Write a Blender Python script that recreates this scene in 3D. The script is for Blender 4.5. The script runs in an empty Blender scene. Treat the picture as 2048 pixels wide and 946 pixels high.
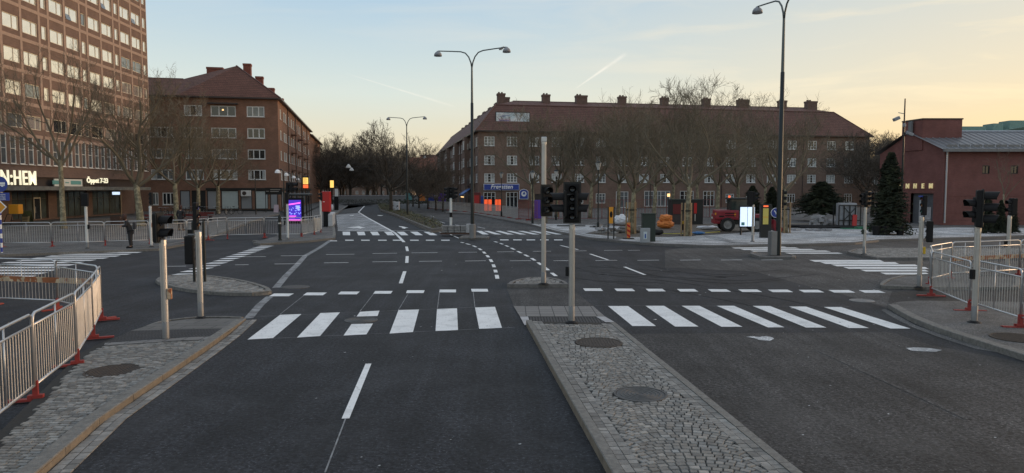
import bpy, bmesh, math, random
from mathutils import Vector, Matrix
random.seed(7)
R_=math.radians; PI=math.pi
SC=bpy.context.scene; COL=SC.collection
# ---------------------------------------------------------------- camera
F=1410.0; CH=3.13; PITCH=math.atan(94/1410)
cam=bpy.data.objects.new('camera',bpy.data.cameras.new('camera')); COL.objects.link(cam)
cam.location=(0,0,CH); cam.rotation_euler=(PI/2-PITCH,0,0)
cam.data.sensor_width=36; cam.data.lens=36*F/2048; cam.data.clip_end=3000; cam.data.clip_start=.05
SC.camera=cam
SC.render.resolution_x=1024; SC.render.resolution_y=473
# ---------------------------------------------------------------- world
SUN_AZ=R_(74); SUN_EL=R_(5)
sdir=Vector((math.sin(SUN_AZ)*math.cos(SUN_EL),math.cos(SUN_AZ)*math.cos(SUN_EL),math.sin(SUN_EL)))
W=bpy.data.worlds.new('World'); SC.world=W; W.use_nodes=True
nt=W.node_tree; nt.nodes.clear()
def N(t,**k):
    n=nt.nodes.new(t)
    for a,b in k.items(): setattr(n,a,b)
    return n
def L(a,b): nt.links.new(a,b)
def math_n(op,a,b=None,c=None,clamp=False):
    n=N('ShaderNodeMath',operation=op); n.use_clamp=clamp
    for i,x in enumerate((a,b,c)):
        if x is None: continue
        if isinstance(x,(int,float)): n.inputs[i].default_value=x
        else: L(x,n.inputs[i])
    return n.outputs[0]
def ramp(fac,stops,interp='LINEAR'):
    n=N('ShaderNodeValToRGB'); n.color_ramp.interpolation=interp
    e=n.color_ramp.elements
    while len(e)<len(stops): e.new(.5)
    for i,(p,c) in enumerate(stops):
        e[i].position=p; e[i].color=(*c,1)
    L(fac,n.inputs[0]); return n.outputs[0]
def mixc(f,a,b,mode='MIX'):
    n=N('ShaderNodeMix',data_type='RGBA',blend_type=mode)
    if isinstance(f,(int,float)): n.inputs[0].default_value=f
    else: L(f,n.inputs[0])
    for i,x in ((6,a),(7,b)):
        if isinstance(x,tuple): n.inputs[i].default_value=(*x,1)
        else: L(x,n.inputs[i])
    return n.outputs[2]
def vdot(a,v):
    n=N('ShaderNodeVectorMath',operation='DOT_PRODUCT'); L(a,n.inputs[0]); n.inputs[1].default_value=v
    return n.outputs['Value']
def pray(px,py):
    a=(px-1024)/F; b=(473-py)/F
    return Vector((a,math.cos(PITCH)+b*math.sin(PITCH),-math.sin(PITCH)+b*math.cos(PITCH)))
tc=N('ShaderNodeTexCoord'); D=tc.outputs['Generated']
nrm=N('ShaderNodeVectorMath',operation='NORMALIZE'); L(D,nrm.inputs[0]); D=nrm.outputs[0]
sep=N('ShaderNodeSeparateXYZ'); L(D,sep.inputs[0])
el=math_n('MAXIMUM',sep.outputs[2],0.0)
az=vdot(D,(math.sin(SUN_AZ),math.cos(SUN_AZ),0))
azf=math_n('MULTIPLY_ADD',az,0.5,0.5,True)
glow=math_n('POWER',azf,9.0)
# far-from-sun and near-sun gradients over elevation (0..1 = sin elevation)
cool=ramp(el,[(0,(.64,.49,.33)),(.06,(.66,.58,.43)),(.13,(.58,.63,.59)),(.25,(.38,.51,.62)),(.5,(.42,.50,.61)),(1,(.52,.58,.66))])
warm=ramp(el,[(0,(.92,.58,.26)),(.07,(.78,.57,.33)),(.14,(.68,.57,.41)),(.25,(.56,.55,.49)),(.5,(.46,.50,.56)),(1,(.52,.58,.66))])
fz=ramp(azf,[(0,(0,0,0)),(.55,(0,0,0)),(.66,(.16,)*3),(.78,(.55,)*3),(.90,(1,1,1)),(1,(1,1,1))])
grad=mixc(fz,cool,warm)
# thin streaky cloud
mp=N('ShaderNodeMapping'); L(D,mp.inputs[0]); mp.inputs['Scale'].default_value=(2.2,2.2,16); mp.inputs['Rotation'].default_value=(0.10,-0.12,0)
nz=N('ShaderNodeTexNoise'); nz.inputs['Scale'].default_value=2.0; nz.inputs['Detail'].default_value=6; nz.inputs['Roughness'].default_value=.55; nz.inputs['Distortion'].default_value=.6
L(mp.outputs[0],nz.inputs[0])
cl=ramp(nz.outputs[0],[(0,(0,0,0)),(.48,(0,0,0)),(.72,(1,1,1)),(1,(1,1,1))])
clf=math_n('MULTIPLY',cl,math_n('MULTIPLY_ADD',fz,.55,.18))
ccol=mixc(fz,(.66,.64,.58),(.92,.73,.45))
grad=mixc(clf,grad,ccol)
# two contrails: thin great-circle streaks
def contrail(base,p0,p1,w,amt):
    a=pray(*p0).normalized(); b=pray(*p1).normalized()
    n=a.cross(b).normalized(); m=(a+b).normalized(); h=math.acos(a.dot(b))/2
    t=(b-a).normalized()
    d=math_n('ABSOLUTE',vdot(D,tuple(n)))
    wob=N('ShaderNodeTexNoise'); wob.inputs['Scale'].default_value=60; L(D,wob.inputs[0])
    s=vdot(D,tuple(t))
    wid=math_n('MULTIPLY_ADD',s,w/h*.6,w)
    f=math_n('SUBTRACT',1.0,math_n('DIVIDE',d,wid),clamp=True)
    g=math_n('SUBTRACT',1.0,math_n('POWER',math_n('DIVIDE',math_n('ABSOLUTE',s),h),4.0),clamp=True)
    k=math_n('MULTIPLY',math_n('MULTIPLY',f,g),math_n('MULTIPLY',wob.outputs[0],amt),clamp=True)
    return mixc(k,base,(.92,.84,.74))
grad=contrail(grad,(690,146),(912,214),.0016,.55)
grad=contrail(grad,(1150,178),(1254,106),.0024,.9)
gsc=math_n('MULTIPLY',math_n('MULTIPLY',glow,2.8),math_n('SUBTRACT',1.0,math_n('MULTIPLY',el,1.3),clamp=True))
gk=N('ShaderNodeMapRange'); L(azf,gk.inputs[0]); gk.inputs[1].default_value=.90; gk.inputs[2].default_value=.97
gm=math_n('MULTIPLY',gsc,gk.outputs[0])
sky=N('ShaderNodeTexSky',sky_type='NISHITA'); sky.sun_disc=False; sky.sun_elevation=SUN_EL; sky.sun_rotation=SUN_AZ
bg1=N('ShaderNodeBackground'); L(sky.outputs[0],bg1.inputs[0]); bg1.inputs[1].default_value=.03
bg2=N('ShaderNodeBackground'); L(mixc(gm,grad,(1.0,.62,.30),'ADD') if False else grad,bg2.inputs[0]); bg2.inputs[1].default_value=.90
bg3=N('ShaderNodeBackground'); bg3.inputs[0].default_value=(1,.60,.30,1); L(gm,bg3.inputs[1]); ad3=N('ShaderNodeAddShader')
add=N('ShaderNodeAddShader'); out=N('ShaderNodeOutputWorld')
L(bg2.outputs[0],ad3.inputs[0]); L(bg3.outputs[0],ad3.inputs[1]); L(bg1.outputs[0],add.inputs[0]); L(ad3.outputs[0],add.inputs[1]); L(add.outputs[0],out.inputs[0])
# ---------------------------------------------------------------- sun
sl=bpy.data.lights.new('sun','SUN'); sl.energy=.7; sl.angle=R_(9); sl.color=(1,.66,.42)
so=bpy.data.objects.new('sun',sl); COL.objects.link(so); so.rotation_euler=(-sdir).to_track_quat('-Z','Y').to_euler()
vs=SC.view_settings; vs.view_transform='Standard'; vs.look='None'; vs.gamma=1; vs.use_curve_mapping=False; vs.exposure=0.33
SC.cycles.max_bounces=6; SC.cycles.diffuse_bounces=3; SC.cycles.glossy_bounces=3
# ---------------------------------------------------------------- materials
MATS={}
def mat(name,col,rough=.7,metal=0.0,var=0.0,vs_=3.0,bump=0.0,bs=40.0,emit=None,es=1.0,spec=.5,col2=None,thr=None,det=4,random_obj=False,attr=None,speck=None):
    """procedural material. var: noise variation of the base colour; col2/thr: second colour through a noise mask; speck=(scale,colour,threshold)"""
    m=bpy.data.materials.new(name); m.use_nodes=True; t=m.node_tree; b=t.nodes['Principled BSDF']
    b.inputs['Roughness'].default_value=rough; b.inputs['Metallic'].default_value=metal
    b.inputs['Specular IOR Level'].default_value=spec
    nn=t.nodes.new; lk=t.links.new
    c=nn('ShaderNodeRGB'); c.outputs[0].default_value=(*col,1); cur=c.outputs[0]
    tcn=nn('ShaderNodeTexCoord'); co=tcn.outputs['Object']
    def noise(s,d=4,r=.6):
        n=nn('ShaderNodeTexNoise'); n.inputs['Scale'].default_value=s; n.inputs['Detail'].default_value=d; n.inputs['Roughness'].default_value=r
        lk(co,n.inputs[0]); return n.outputs[0]
    def mix(f,a,bb,mode='MIX'):
        x=nn('ShaderNodeMix'); x.data_type='RGBA'; x.blend_type=mode
        if isinstance(f,float): x.inputs[0].default_value=f
        else: lk(f,x.inputs[0])
        for i,q in ((6,a),(7,bb)):
            if isinstance(q,tuple): x.inputs[i].default_value=(*q,1)
            else: lk(q,x.inputs[i])
        return x.outputs[2]
    def rmp(f,s):
        x=nn('ShaderNodeValToRGB'); e=x.color_ramp.elements
        while len(e)<len(s): e.new(.5)
        for i,(p,v) in enumerate(s): e[i].position=p; e[i].color=(v,v,v,1)
        lk(f,x.inputs[0]); return x.outputs[0]
    if col2 is not None:
        a,bv=thr or (.45,.6)
        cur=mix(rmp(noise(vs_*.6,det),[(a,0),(bv,1)]),cur,col2)
    if attr:
        at=nn('ShaderNodeAttribute'); at.attribute_name=attr
        cur=mix(1.0,cur,at.outputs['Color'],'MULTIPLY')
    if var:
        r=rmp(noise(vs_,det),[(.25,1-var),(.75,1+var)])
        cur=mix(1.0,cur,r,'MULTIPLY')
    if speck:
        s,sc_,th=speck
        cur=mix(rmp(noise(s,2),[(th,0),(th+.06,1)]),cur,sc_)
    lk(cur,b.inputs['Base Color'])
    if bump:
        bn=nn('ShaderNodeBump'); bn.inputs['Strength'].default_value=bump; bn.inputs['Distance'].default_value=.02
        lk(noise(bs,3),bn.inputs['Height']); lk(bn.outputs[0],b.inputs['Normal'])
    if emit is not None:
        b.inputs['Emission Color'].default_value=(*emit,1); b.inputs['Emission Strength'].default_value=es
    MATS[name]=m; return m
def brickmat(name,c1,c2,mortar,bw=.25,bh=.075,ms=.012,rough=.85,var=.2,vec='xz',band=None,bump=.4,offs=.5):
    m=bpy.data.materials.new(name); m.use_nodes=True; t=m.node_tree; b=t.nodes['Principled BSDF']; b.inputs['Roughness'].default_value=rough
    b.inputs['Specular IOR Level'].default_value=.25
    nn=t.nodes.new; lk=t.links.new
    tcn=nn('ShaderNodeTexCoord'); s=nn('ShaderNodeSeparateXYZ'); lk(tcn.outputs['Object'],s.inputs[0])
    cb=nn('ShaderNodeCombineXYZ')
    ad=nn('ShaderNodeMath'); ad.operation='ADD'; lk(s.outputs[0],ad.inputs[0]); lk(s.outputs[1],ad.inputs[1])
    lk(ad.outputs[0],cb.inputs[0]); lk(s.outputs[2],cb.inputs[1])
    if vec=='xy': lk(s.outputs[0],cb.inputs[0]); lk(s.outputs[1],cb.inputs[1])
    br=nn('ShaderNodeTexBrick'); lk(cb.outputs[0],br.inputs[0]); br.offset=offs
    br.inputs['Scale'].default_value=1; br.inputs['Brick Width'].default_value=bw; br.inputs['Row Height'].default_value=bh; br.inputs['Mortar Size'].default_value=ms
    br.inputs['Color1'].default_value=(*c1,1); br.inputs['Color2'].default_value=(*c2,1); br.inputs['Mortar'].default_value=(*mortar,1)
    n=nn('ShaderNodeTexNoise'); n.inputs['Scale'].default_value=.7; n.inputs['Detail'].default_value=8; n.inputs['Roughness'].default_value=.7; lk(tcn.outputs['Object'],n.inputs[0])
    r=nn('ShaderNodeValToRGB'); r.color_ramp.elements[0].position=.3; r.color_ramp.elements[1].position=.7
    r.color_ramp.elements[0].color=(1-var,)*3+(1,); r.color_ramp.elements[1].color=(1+var,)*3+(1,)
    lk(n.outputs[0],r.inputs[0])
    x=nn('ShaderNodeMix'); x.data_type='RGBA'; x.blend_type='MULTIPLY'; x.inputs[0].default_value=1; lk(br.outputs[0],x.inputs[6]); lk(r.outputs[0],x.inputs[7])
    lk(x.outputs[2],b.inputs['Base Color'])
    bn=nn('ShaderNodeBump'); bn.inputs['Strength'].default_value=bump; bn.inputs['Distance'].default_value=.01; bn.invert=True
    lk(br.outputs['Fac'],bn.inputs['Height']); lk(bn.outputs[0],b.inputs['Normal'])
    MATS[name]=m; return m
def asphalt(name,c,dust,dustamt,fine=42,var=.5,rough=.8,streak=True):
    m=bpy.data.materials.new(name); m.use_nodes=True; t=m.node_tree; b=t.nodes['Principled BSDF']; b.inputs['Roughness'].default_value=rough
    b.inputs['Specular IOR Level'].default_value=.35
    nn=t.nodes.new; lk=t.links.new; tcn=nn('ShaderNodeTexCoord')
    def noise(s,d=3,r=.6,sc=(1,1,1),rot=0,dist=0):
        mpn=nn('ShaderNodeMapping'); lk(tcn.outputs['Object'],mpn.inputs[0]); mpn.inputs['Scale'].default_value=sc; mpn.inputs['Rotation'].default_value=(0,0,rot)
        n=nn('ShaderNodeTexNoise'); n.inputs['Scale'].default_value=s; n.inputs['Detail'].default_value=d; n.inputs['Roughness'].default_value=r; n.inputs['Distortion'].default_value=dist
        lk(mpn.outputs[0],n.inputs[0]); return n.outputs[0]
    def rmp(f,s):
        x=nn('ShaderNodeValToRGB'); e=x.color_ramp.elements
        while len(e)<len(s): e.new(.5)
        for i,(p,v) in enumerate(s): e[i].position=p; e[i].color=(v,v,v,1)
        lk(f,x.inputs[0]); return x.outputs[0]
    def mix(f,a,bb,mode='MIX'):
        x=nn('ShaderNodeMix'); x.data_type='RGBA'; x.blend_type=mode
        if isinstance(f,float): x.inputs[0].default_value=f
        else: lk(f,x.inputs[0])
        for i,q in ((6,a),(7,bb)):
            if isinstance(q,tuple): x.inputs[i].default_value=(*q,1)
            else: lk(q,x.inputs[i])
        return x.outputs[2]
    g=noise(fine*.36,3,.65)
    cur=mix(rmp(g,[(.41,0),(.59,1)]),tuple(v*(1-var*1.1) for v in c),tuple(v*(1+var*1.35) for v in c))
    cur=mix(rmp(noise(fine*.62,2,.6),[(.60,0),(.67,.9)]),cur,tuple(min(1,v*3.4+.02) for v in c))
    cur=mix(rmp(noise(fine*.5,2,.6),[(.32,.85),(.40,0)]),cur,tuple(v*.3 for v in c))
    cur=mix(1.0,cur,rmp(noise(.5,6,.65),[(.36,.62),(.64,1.34)]),'MULTIPLY')
    if streak:
        cur=mix(1.0,cur,rmp(noise(1.0,5,.6,(3.0,.16,1),R_(-5.5)),[(.38,.72),(.62,1.22)]),'MULTIPLY')
    d=mix(rmp(noise(.35,8,.7,dist=.5),[(.50,0),(.78,dustamt)]),cur,dust)
    cur=mix(rmp(noise(2.3,8,.8),[(.60,0),(.78,dustamt*.8)]),d,dust)
    lk(cur,b.inputs['Base Color'])
    bn=nn('ShaderNodeBump'); bn.inputs['Strength'].default_value=.55; bn.inputs['Distance'].default_value=.012
    lk(g,bn.inputs['Height']); lk(bn.outputs[0],b.inputs['Normal'])
    MATS[name]=m; return m
asphalt('asphalt_new',(.0138,.0148,.0180),(.095,.10,.11),.30)
asphalt('asphalt_old',(.042,.041,.041),(.14,.135,.13),.45,fine=38)
asphalt('asphalt_coarse',(.032,.031,.031),(.12,.115,.11),.35,fine=46,var=.5)
asphalt('asphalt_pale',(.22,.23,.24),(.30,.31,.32),.55,fine=60,var=.2)
asphalt('tyre_dark',(.0145,.015,.0175),(.05,.05,.05),.3)
asphalt('asphalt_patch',(.016,.016,.017),(.08,.08,.085),.2)
asphalt('pavement_grey',(.085,.083,.081),(.22,.215,.205),.4,fine=60,var=.2,streak=False)
asphalt('concrete_new',(.34,.35,.36),(.46,.47,.48),.5,fine=30,var=.10,streak=False)
asphalt('dirt',(.085,.072,.058),(.18,.16,.13),.6,fine=25,var=.4,streak=False)
brickmat('slab_paving',(.21,.205,.20),(.18,.175,.17),(.07,.07,.07),.35,.35,.012,vec='xy',offs=0,var=.12)
brickmat('slab_big',(.15,.147,.14),(.125,.122,.118),(.06,.06,.06),.7,.35,.012,vec='xy',var=.14)
brickmat('tactile',(.075,.075,.078),(.065,.065,.068),(.02,.02,.02),.07,.14,.012,vec='xy',offs=0,var=.1,bump=1)
mat('joint',(.026,.024,.022),.95,var=.3,vs_=20)
mat('setts',(.205,.200,.188),.8,attr='tone',var=.28,vs_=9,bump=.5,bs=60)
mat('granite',(.155,.150,.138),.85,var=.38,vs_=14,bump=.3,bs=60,speck=(90,(.1,.095,.09),.6))
mat('granite_tan',(.165,.140,.108),.8,var=.3,vs_=6,bump=.3,bs=60)
mat('granite_dark',(.13,.125,.12),.8,var=.25,vs_=8)
mat('paint_white',(.72,.73,.73),.6,var=.08,vs_=3,col2=(.52,.53,.53),thr=(.48,.75),speck=(22,(.22,.22,.225),.64))
mat('paint_worn',(.23,.24,.25),.8,var=.3,vs_=5,col2=(.11,.11,.115),thr=(.45,.62))
mat('steel',(.52,.53,.54),.38,.75,var=.12,vs_=6)
mat('steel_pole',(.50,.50,.49),.36,.65,var=.10,vs_=4)
mat('steel_dark',(.20,.205,.21),.5,.4,var=.1)
mat('red_foot',(.27,.030,.025),.55,var=.25,vs_=8)
mat('black_plastic',(.008,.008,.009),.6,spec=.25,var=.2)
mat('black_metal',(.015,.017,.018),.4,.2)
mat('lens',(.008,.008,.009),.12)
mat('lens_red',(.10,.012,.01),.2); mat('lens_amber',(.16,.06,.01),.2); mat('lens_green',(.01,.07,.05),.2)
mat('pole_black',(.012,.018,.020),.4,.3)
mat('pole_upper',(.10,.12,.12),.45,.4)
mat('lamp_grey',(.24,.25,.27),.5)
mat('lamp_glass',(.5,.5,.48),.3)
mat('rust_iron',(.055,.042,.033),.7,.3,var=.4,vs_=14,bump=.6,bs=30)
mat('grey_iron',(.075,.075,.075),.65,.3,var=.3,vs_=14)
mat('white_frame',(.66,.67,.65),.5)
mat('frame_cream',(.60,.56,.46),.5)
mat('sill',(.40,.38,.35),.7)
mat('glass_dark',(.018,.022,.026),.06,spec=.9)
mat('glass_grey',(.13,.145,.15),.10,spec=.9,var=.4,vs_=1.2)
mat('glass_pale',(.40,.42,.41),.15,spec=.7,var=.3,vs_=1.5)
mat('glass_mirror',(.86,.84,.78),.07,.80,var=.10,vs_=.8)
mat('glass_mirror_dark',(.22,.25,.27),.08,.6,var=.3,vs_=.8)
mat('shop_glass',(.055,.07,.065),.08,spec=.8,var=.5,vs_=.6)
mat('shop_panel',(.42,.50,.51),.3,var=.08)
mat('shop_panel_grey',(.27,.29,.31),.5)
mat('lit_window',(.9,.6,.3),.5,emit=(1,.62,.25),es=1.3)
brickmat('brick_tower',(.185,.118,.098),(.15,.096,.08),(.14,.115,.10),.25,.075,.014)
mat('brick_pale',(.31,.235,.195),.85,var=.15,vs_=5)
brickmat('brick_mid',(.29,.148,.098),(.225,.115,.078),(.15,.115,.09))
brickmat('brick_far',(.235,.15,.115),(.185,.118,.092),(.14,.115,.095))
brickmat('brick_red',(.205,.078,.068),(.17,.065,.058),(.16,.09,.08))
brickmat('tile_red',(.165,.077,.054),(.135,.062,.045),(.055,.025,.019),.24,.30,.030,offs=0,var=.22,rough=.75)
brickmat('tile_far',(.165,.088,.074),(.135,.074,.062),(.060,.032,.027),.24,.30,.030,offs=0,var=.2,rough=.75)
mat('ridge_trim',(.09,.040,.032),.7)
mat('gutter',(.05,.035,.03),.5)
mat('chimney_dark',(.13,.085,.07),.85,var=.25,vs_=3)
mat('chimney_red',(.19,.068,.048),.85,var=.2,vs_=3)
mat('zinc',(.17,.175,.185),.45,.4,var=.15)
mat('zinc_light',(.36,.38,.42),.4,.4)
mat('copper',(.17,.27,.24),.7,var=.2)
mat('ochre_wall',(.40,.29,.14),.85,var=.1)
mat('cream_wall',(.42,.36,.28),.85,var=.1)
mat('canopy_grey',(.14,.15,.145),.8,var=.35,vs_=2)
mat('fascia_dark',(.045,.035,.033),.7,var=.2)
mat('door_grey',(.085,.09,.10),.6,var=.15)
mat('sign_white',(.62,.66,.63),.5); mat('sign_teal',(.12,.33,.33),.5)
mat('sign_lit',(.9,.88,.7),.5,emit=(1,.93,.66),es=.6)
mat('letter_gold',(.75,.62,.32),.4,emit=(1,.82,.42),es=.25)
mat('sign_blue',(.025,.055,.30),.45); mat('sign_blue2',(.02,.07,.32),.45)
mat('white_paint',(.80,.81,.82),.5); mat('sign_yellow',(.75,.50,.03),.5); mat('sign_orange',(.72,.30,.02),.5)
mat('orange_lit',(.9,.15,.03),.5,emit=(1,.10,.03),es=.5)
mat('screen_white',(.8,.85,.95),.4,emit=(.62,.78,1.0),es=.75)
mat('screen_blue',(.05,.02,.3),.3,emit=(.06,.03,.55),es=.7)
mat('screen_pink',(.9,.1,.7),.3,emit=(1,.12,.75),es=1.0)
mat('screen_glow',(.3,.3,.9),.3,emit=(.30,.38,1),es=.9)
mat('board_lit',(.8,.5,.1),.4,emit=(1,.62,.15),es=.9); mat('board_red',(.8,.1,.03),.4,emit=(1,.16,.05),es=.8)
mat('red_paint',(.42,.012,.012),.4); mat('red_dark',(.12,.012,.012),.5)
mat('tram_red',(.30,.02,.02),.4)
mat('loader_red',(.26,.016,.030),.35,var=.15)
mat('rubber',(.018,.018,.018),.85,var=.3,vs_=20)
mat('bark',(.17,.15,.10),.9,var=.3,vs_=5,col2=(.30,.27,.18),thr=(.48,.55),bump=.5,bs=12)
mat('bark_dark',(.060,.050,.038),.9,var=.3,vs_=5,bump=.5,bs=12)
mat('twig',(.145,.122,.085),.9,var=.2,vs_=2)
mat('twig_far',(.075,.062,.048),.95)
mat('needle',(.022,.030,.017),.85,var=.6,vs_=2.5,col2=(.045,.055,.028),thr=(.5,.6))
mat('leafy',(.075,.085,.030),.8,var=.5,vs_=3,col2=(.13,.085,.035),thr=(.5,.6))
mat('hedge',(.05,.06,.035),.9,var=.5,vs_=2)
mat('soil',(.035,.028,.022),.95,var=.3)
mat('wood',(.30,.21,.12),.8,var=.25,vs_=9)
mat('wood_dark',(.07,.035,.022),.7,var=.2)
mat('orange_bag',(.62,.20,.045),.7,var=.25,vs_=4,bump=.6,bs=5)
mat('tank_grey',(.26,.27,.29),.7,var=.2)
mat('white_bag',(.62,.64,.68),.7,var=.15,vs_=4,bump=.5,bs=5)
mat('cabinet_green',(.018,.030,.024),.55); mat('cabinet_grey',(.30,.32,.34),.5,var=.08)
mat('stone_pale',(.36,.36,.37),.85,var=.3,vs_=4); mat('stone_grey',(.22,.215,.21),.85,var=.3,vs_=5)
mat('yellow_paint',(.62,.40,.02),.45); mat('yellow_panel',(.60,.50,.12),.5)
mat('hose_yellow',(.45,.42,.08),.5); mat('hose_blue',(.05,.18,.42),.4); mat('sheet_green',(.03,.16,.09),.6)
mat('mesh_red',(.20,.05,.05),.6); mat('awning_blue',(.02,.11,.36),.6); mat('purple',(.10,.04,.32),.5)
mat('skin',(.42,.25,.18),.6); mat('coat_black',(.014,.014,.017),.8); mat('jeans_black',(.012,.012,.015),.8); mat('hair_brown',(.045,.016,.010),.7); mat('jacket_dark',(.03,.03,.035),.8)
mat('tape_rust',(.30,.10,.035),.7,var=.4,vs_=6,col2=(.5,.38,.25),thr=(.5,.52))
mat('billboard',(.48,.58,.63),.6,var=.2,vs_=1.6,col2=(.64,.68,.70),thr=(.42,.55))
mat('billboard_pink',(.52,.42,.48),.6,var=.1)
mat('concrete_block',(.42,.43,.44),.8,var=.12)
mat('bird',(.35,.36,.38),.8)
M=MATS
# ---------------------------------------------------------------- mesh helpers
class MB:
    def __init__(s): s.v=[]; s.f=[]; s.m=[]; s.c=[]
    def add(s,vs,fs,mi=0):
        n=len(s.v); s.v.extend([tuple(v) for v in vs]); s.f.extend([tuple(i+n for i in f) for f in fs]); s.m.extend([mi]*len(fs)); return s
    def quad(s,a,b,c,d,mi=0): return s.add([a,b,c,d],[(0,1,2,3)],mi)
    def box(s,x0,x1,y0,y1,z0,z1,mi=0):
        return s.add([(x0,y0,z0),(x1,y0,z0),(x1,y1,z0),(x0,y1,z0),(x0,y0,z1),(x1,y0,z1),(x1,y1,z1),(x0,y1,z1)],
            [(0,3,2,1),(4,5,6,7),(0,1,5,4),(1,2,6,5),(2,3,7,6),(3,0,4,7)],mi)
    def bbox(s,x0,x1,y0,y1,z0,z1,b=.02,mi=0):
        bm=bmesh.new(); bmesh.ops.create_cube(bm,size=1)
        for v in bm.verts: v.co=Vector(((x0+x1)/2+v.co.x*(x1-x0),(y0+y1)/2+v.co.y*(y1-y0),(z0+z1)/2+v.co.z*(z1-z0)))
        bmesh.ops.bevel(bm,geom=bm.edges[:],offset=b,segments=2,affect='EDGES',profile=.7)
        bm.verts.index_update(); s.add([v.co[:] for v in bm.verts],[[v.index for v in f.verts] for f in bm.faces],mi); bm.free(); return s
    def cbox(s,c,d,rz=0,mi=0,taper=1.0):
        vs=[]
        for z,t in ((-.5,1),(.5,taper)):
            for x,y in ((-.5,-.5),(.5,-.5),(.5,.5),(-.5,.5)):
                X=x*d[0]*t; Y=y*d[1]*t
                vs.append((c[0]+X*math.cos(rz)-Y*math.sin(rz),c[1]+X*math.sin(rz)+Y*math.cos(rz),c[2]+z*d[2]))
        return s.add(vs,[(0,3,2,1),(4,5,6,7),(0,1,5,4),(1,2,6,5),(2,3,7,6),(3,0,4,7)],mi)
    def tube(s,pts,r,n=6,mi=0,cap=True):
        pts=[Vector(p) for p in pts]; rs=r if isinstance(r,(list,tuple)) else [r]*len(pts)
        base=len(s.v); up=None
        for i,p in enumerate(pts):
            d=(pts[min(i+1,len(pts)-1)]-pts[max(i-1,0)])
            if d.length<1e-9: d=Vector((0,0,1))
            d.normalize()
            if up is None:
                up=d.orthogonal().normalized()
            up=(up-d*up.dot(d))
            if up.length<1e-6: up=d.orthogonal()
            up.normalize(); w=d.cross(up)
            for k in range(n):
                a=2*PI*k/n; s.v.append(tuple(p+(up*math.cos(a)+w*math.sin(a))*rs[i]))
        for i in range(len(pts)-1):
            for k in range(n):
                s.f.append((base+i*n+k,base+i*n+(k+1)%n,base+(i+1)*n+(k+1)%n,base+(i+1)*n+k)); s.m.append(mi)
        if cap:
            s.f.append(tuple(base+k for k in reversed(range(n)))); s.m.append(mi)
            e=base+(len(pts)-1)*n; s.f.append(tuple(e+k for k in range(n))); s.m.append(mi)
        return s
    def lathe(s,prof,n=16,c=(0,0,0),mi=0):
        base=len(s.v)
        for r,z in prof:
            for k in range(n):
                a=2*PI*k/n; s.v.append((c[0]+r*math.cos(a),c[1]+r*math.sin(a),c[2]+z))
        for i in range(len(prof)-1):
            for k in range(n):
                s.f.append((base+i*n+k,base+i*n+(k+1)%n,base+(i+1)*n+(k+1)%n,base+(i+1)*n+k)); s.m.append(mi)
        return s
    def prism(s,poly,z0,z1,mi=0,mside=None):
        """poly ccw list of (x,y[,z])"""
        n=len(poly); A=sum(poly[i][0]*poly[(i+1)%n][1]-poly[(i+1)%n][0]*poly[i][1] for i in range(n))
        if A<0: poly=poly[::-1]
        top=[(p[0],p[1],p[2] if len(p)>2 else z1) for p in poly]; bot=[(p[0],p[1],z0) for p in poly]
        s.add(top,[tuple(range(n))],mi)
        s.add(top+bot,[(i,i+n,(i+1)%n+n,(i+1)%n) for i in range(n)],mi if mside is None else mside); return s
    def mesh(s,name,mats,smooth=False):
        me=bpy.data.meshes.new(name); me.from_pydata(s.v,[],s.f)
        for m in (mats if isinstance(mats,(list,tuple)) else [mats]): me.materials.append(M[m])
        if any(s.m): me.polygons.foreach_set('material_index',s.m)
        if smooth: me.polygons.foreach_set('use_smooth',[True]*len(me.polygons))
        me.update(); return me
    def obj(s,name,mats,parent=None,loc=(0,0,0),rz=0,smooth=False):
        return link(name,s.mesh(name,mats,smooth),parent,loc,rz)
def link(name,me,parent=None,loc=(0,0,0),rz=0,rot=None):
    o=bpy.data.objects.new(name,me); COL.objects.link(o); o.parent=parent; o.location=loc; o.rotation_euler=rot or (0,0,rz); return o
def tag(o,label,cat,group=None,kind=None):
    if label: o['label']=label
    if cat: o['category']=cat
    if group: o['group']=group
    if kind: o['kind']=kind
    return o
def thing(name,label,cat,loc=(0,0,0),rz=0,group=None):
    o=bpy.data.objects.new(name,None); COL.objects.link(o); o.location=loc; o.rotation_euler=(0,0,rz); o.empty_display_size=.2
    return tag(o,label,cat,group)
def struct(o,kind='structure'): o['kind']=kind; return o
def copy_tree(o,loc,rz,label=None,scale=None,group=None):
    def rec(x,par):
        c=x.copy(); COL.objects.link(c); c.parent=par
        for ch in x.children: rec(ch,c)
        return c
    c=rec(o,None); c.location=loc; c.rotation_euler=(0,0,rz)
    if scale: c.scale=scale
    if label: c['label']=label
    if group: c['group']=group
    return c
def P(px,py,z=0.0):
    r=pray(px,py); s=(z-CH)/r.z; return (r.x*s,r.y*s,z)
def PY(px,py,Y):
    r=pray(px,py); s=Y/r.y; return (r.x*s,Y,CH+r.z*s)
def text_mesh(body,size,ext=.02,shear=0,spacing=1.0,bold=0,align='CENTER',sx=1.0):
    cu=bpy.data.curves.new('t','FONT'); cu.body=body; cu.size=size; cu.extrude=ext; cu.shear=shear; cu.space_character=spacing; cu.offset=bold
    cu.align_x=align; cu.align_y='CENTER'; cu.resolution_u=3
    o=bpy.data.objects.new('t',cu); COL.objects.link(o)
    me=bpy.data.meshes.new_from_object(o,depsgraph=bpy.context.evaluated_depsgraph_get())
    bpy.data.objects.remove(o); bpy.data.curves.remove(cu)
    me.transform(Matrix.Rotation(PI/2,4,'X')@Matrix.Diagonal((sx,1,1,1))); return me
def text_obj(name,body,size,m,parent,loc,rz=0,**k):
    me=text_mesh(body,size,**k); me.materials.clear(); me.materials.append(M[m]); return link(name,me,parent,loc,rz)
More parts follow.
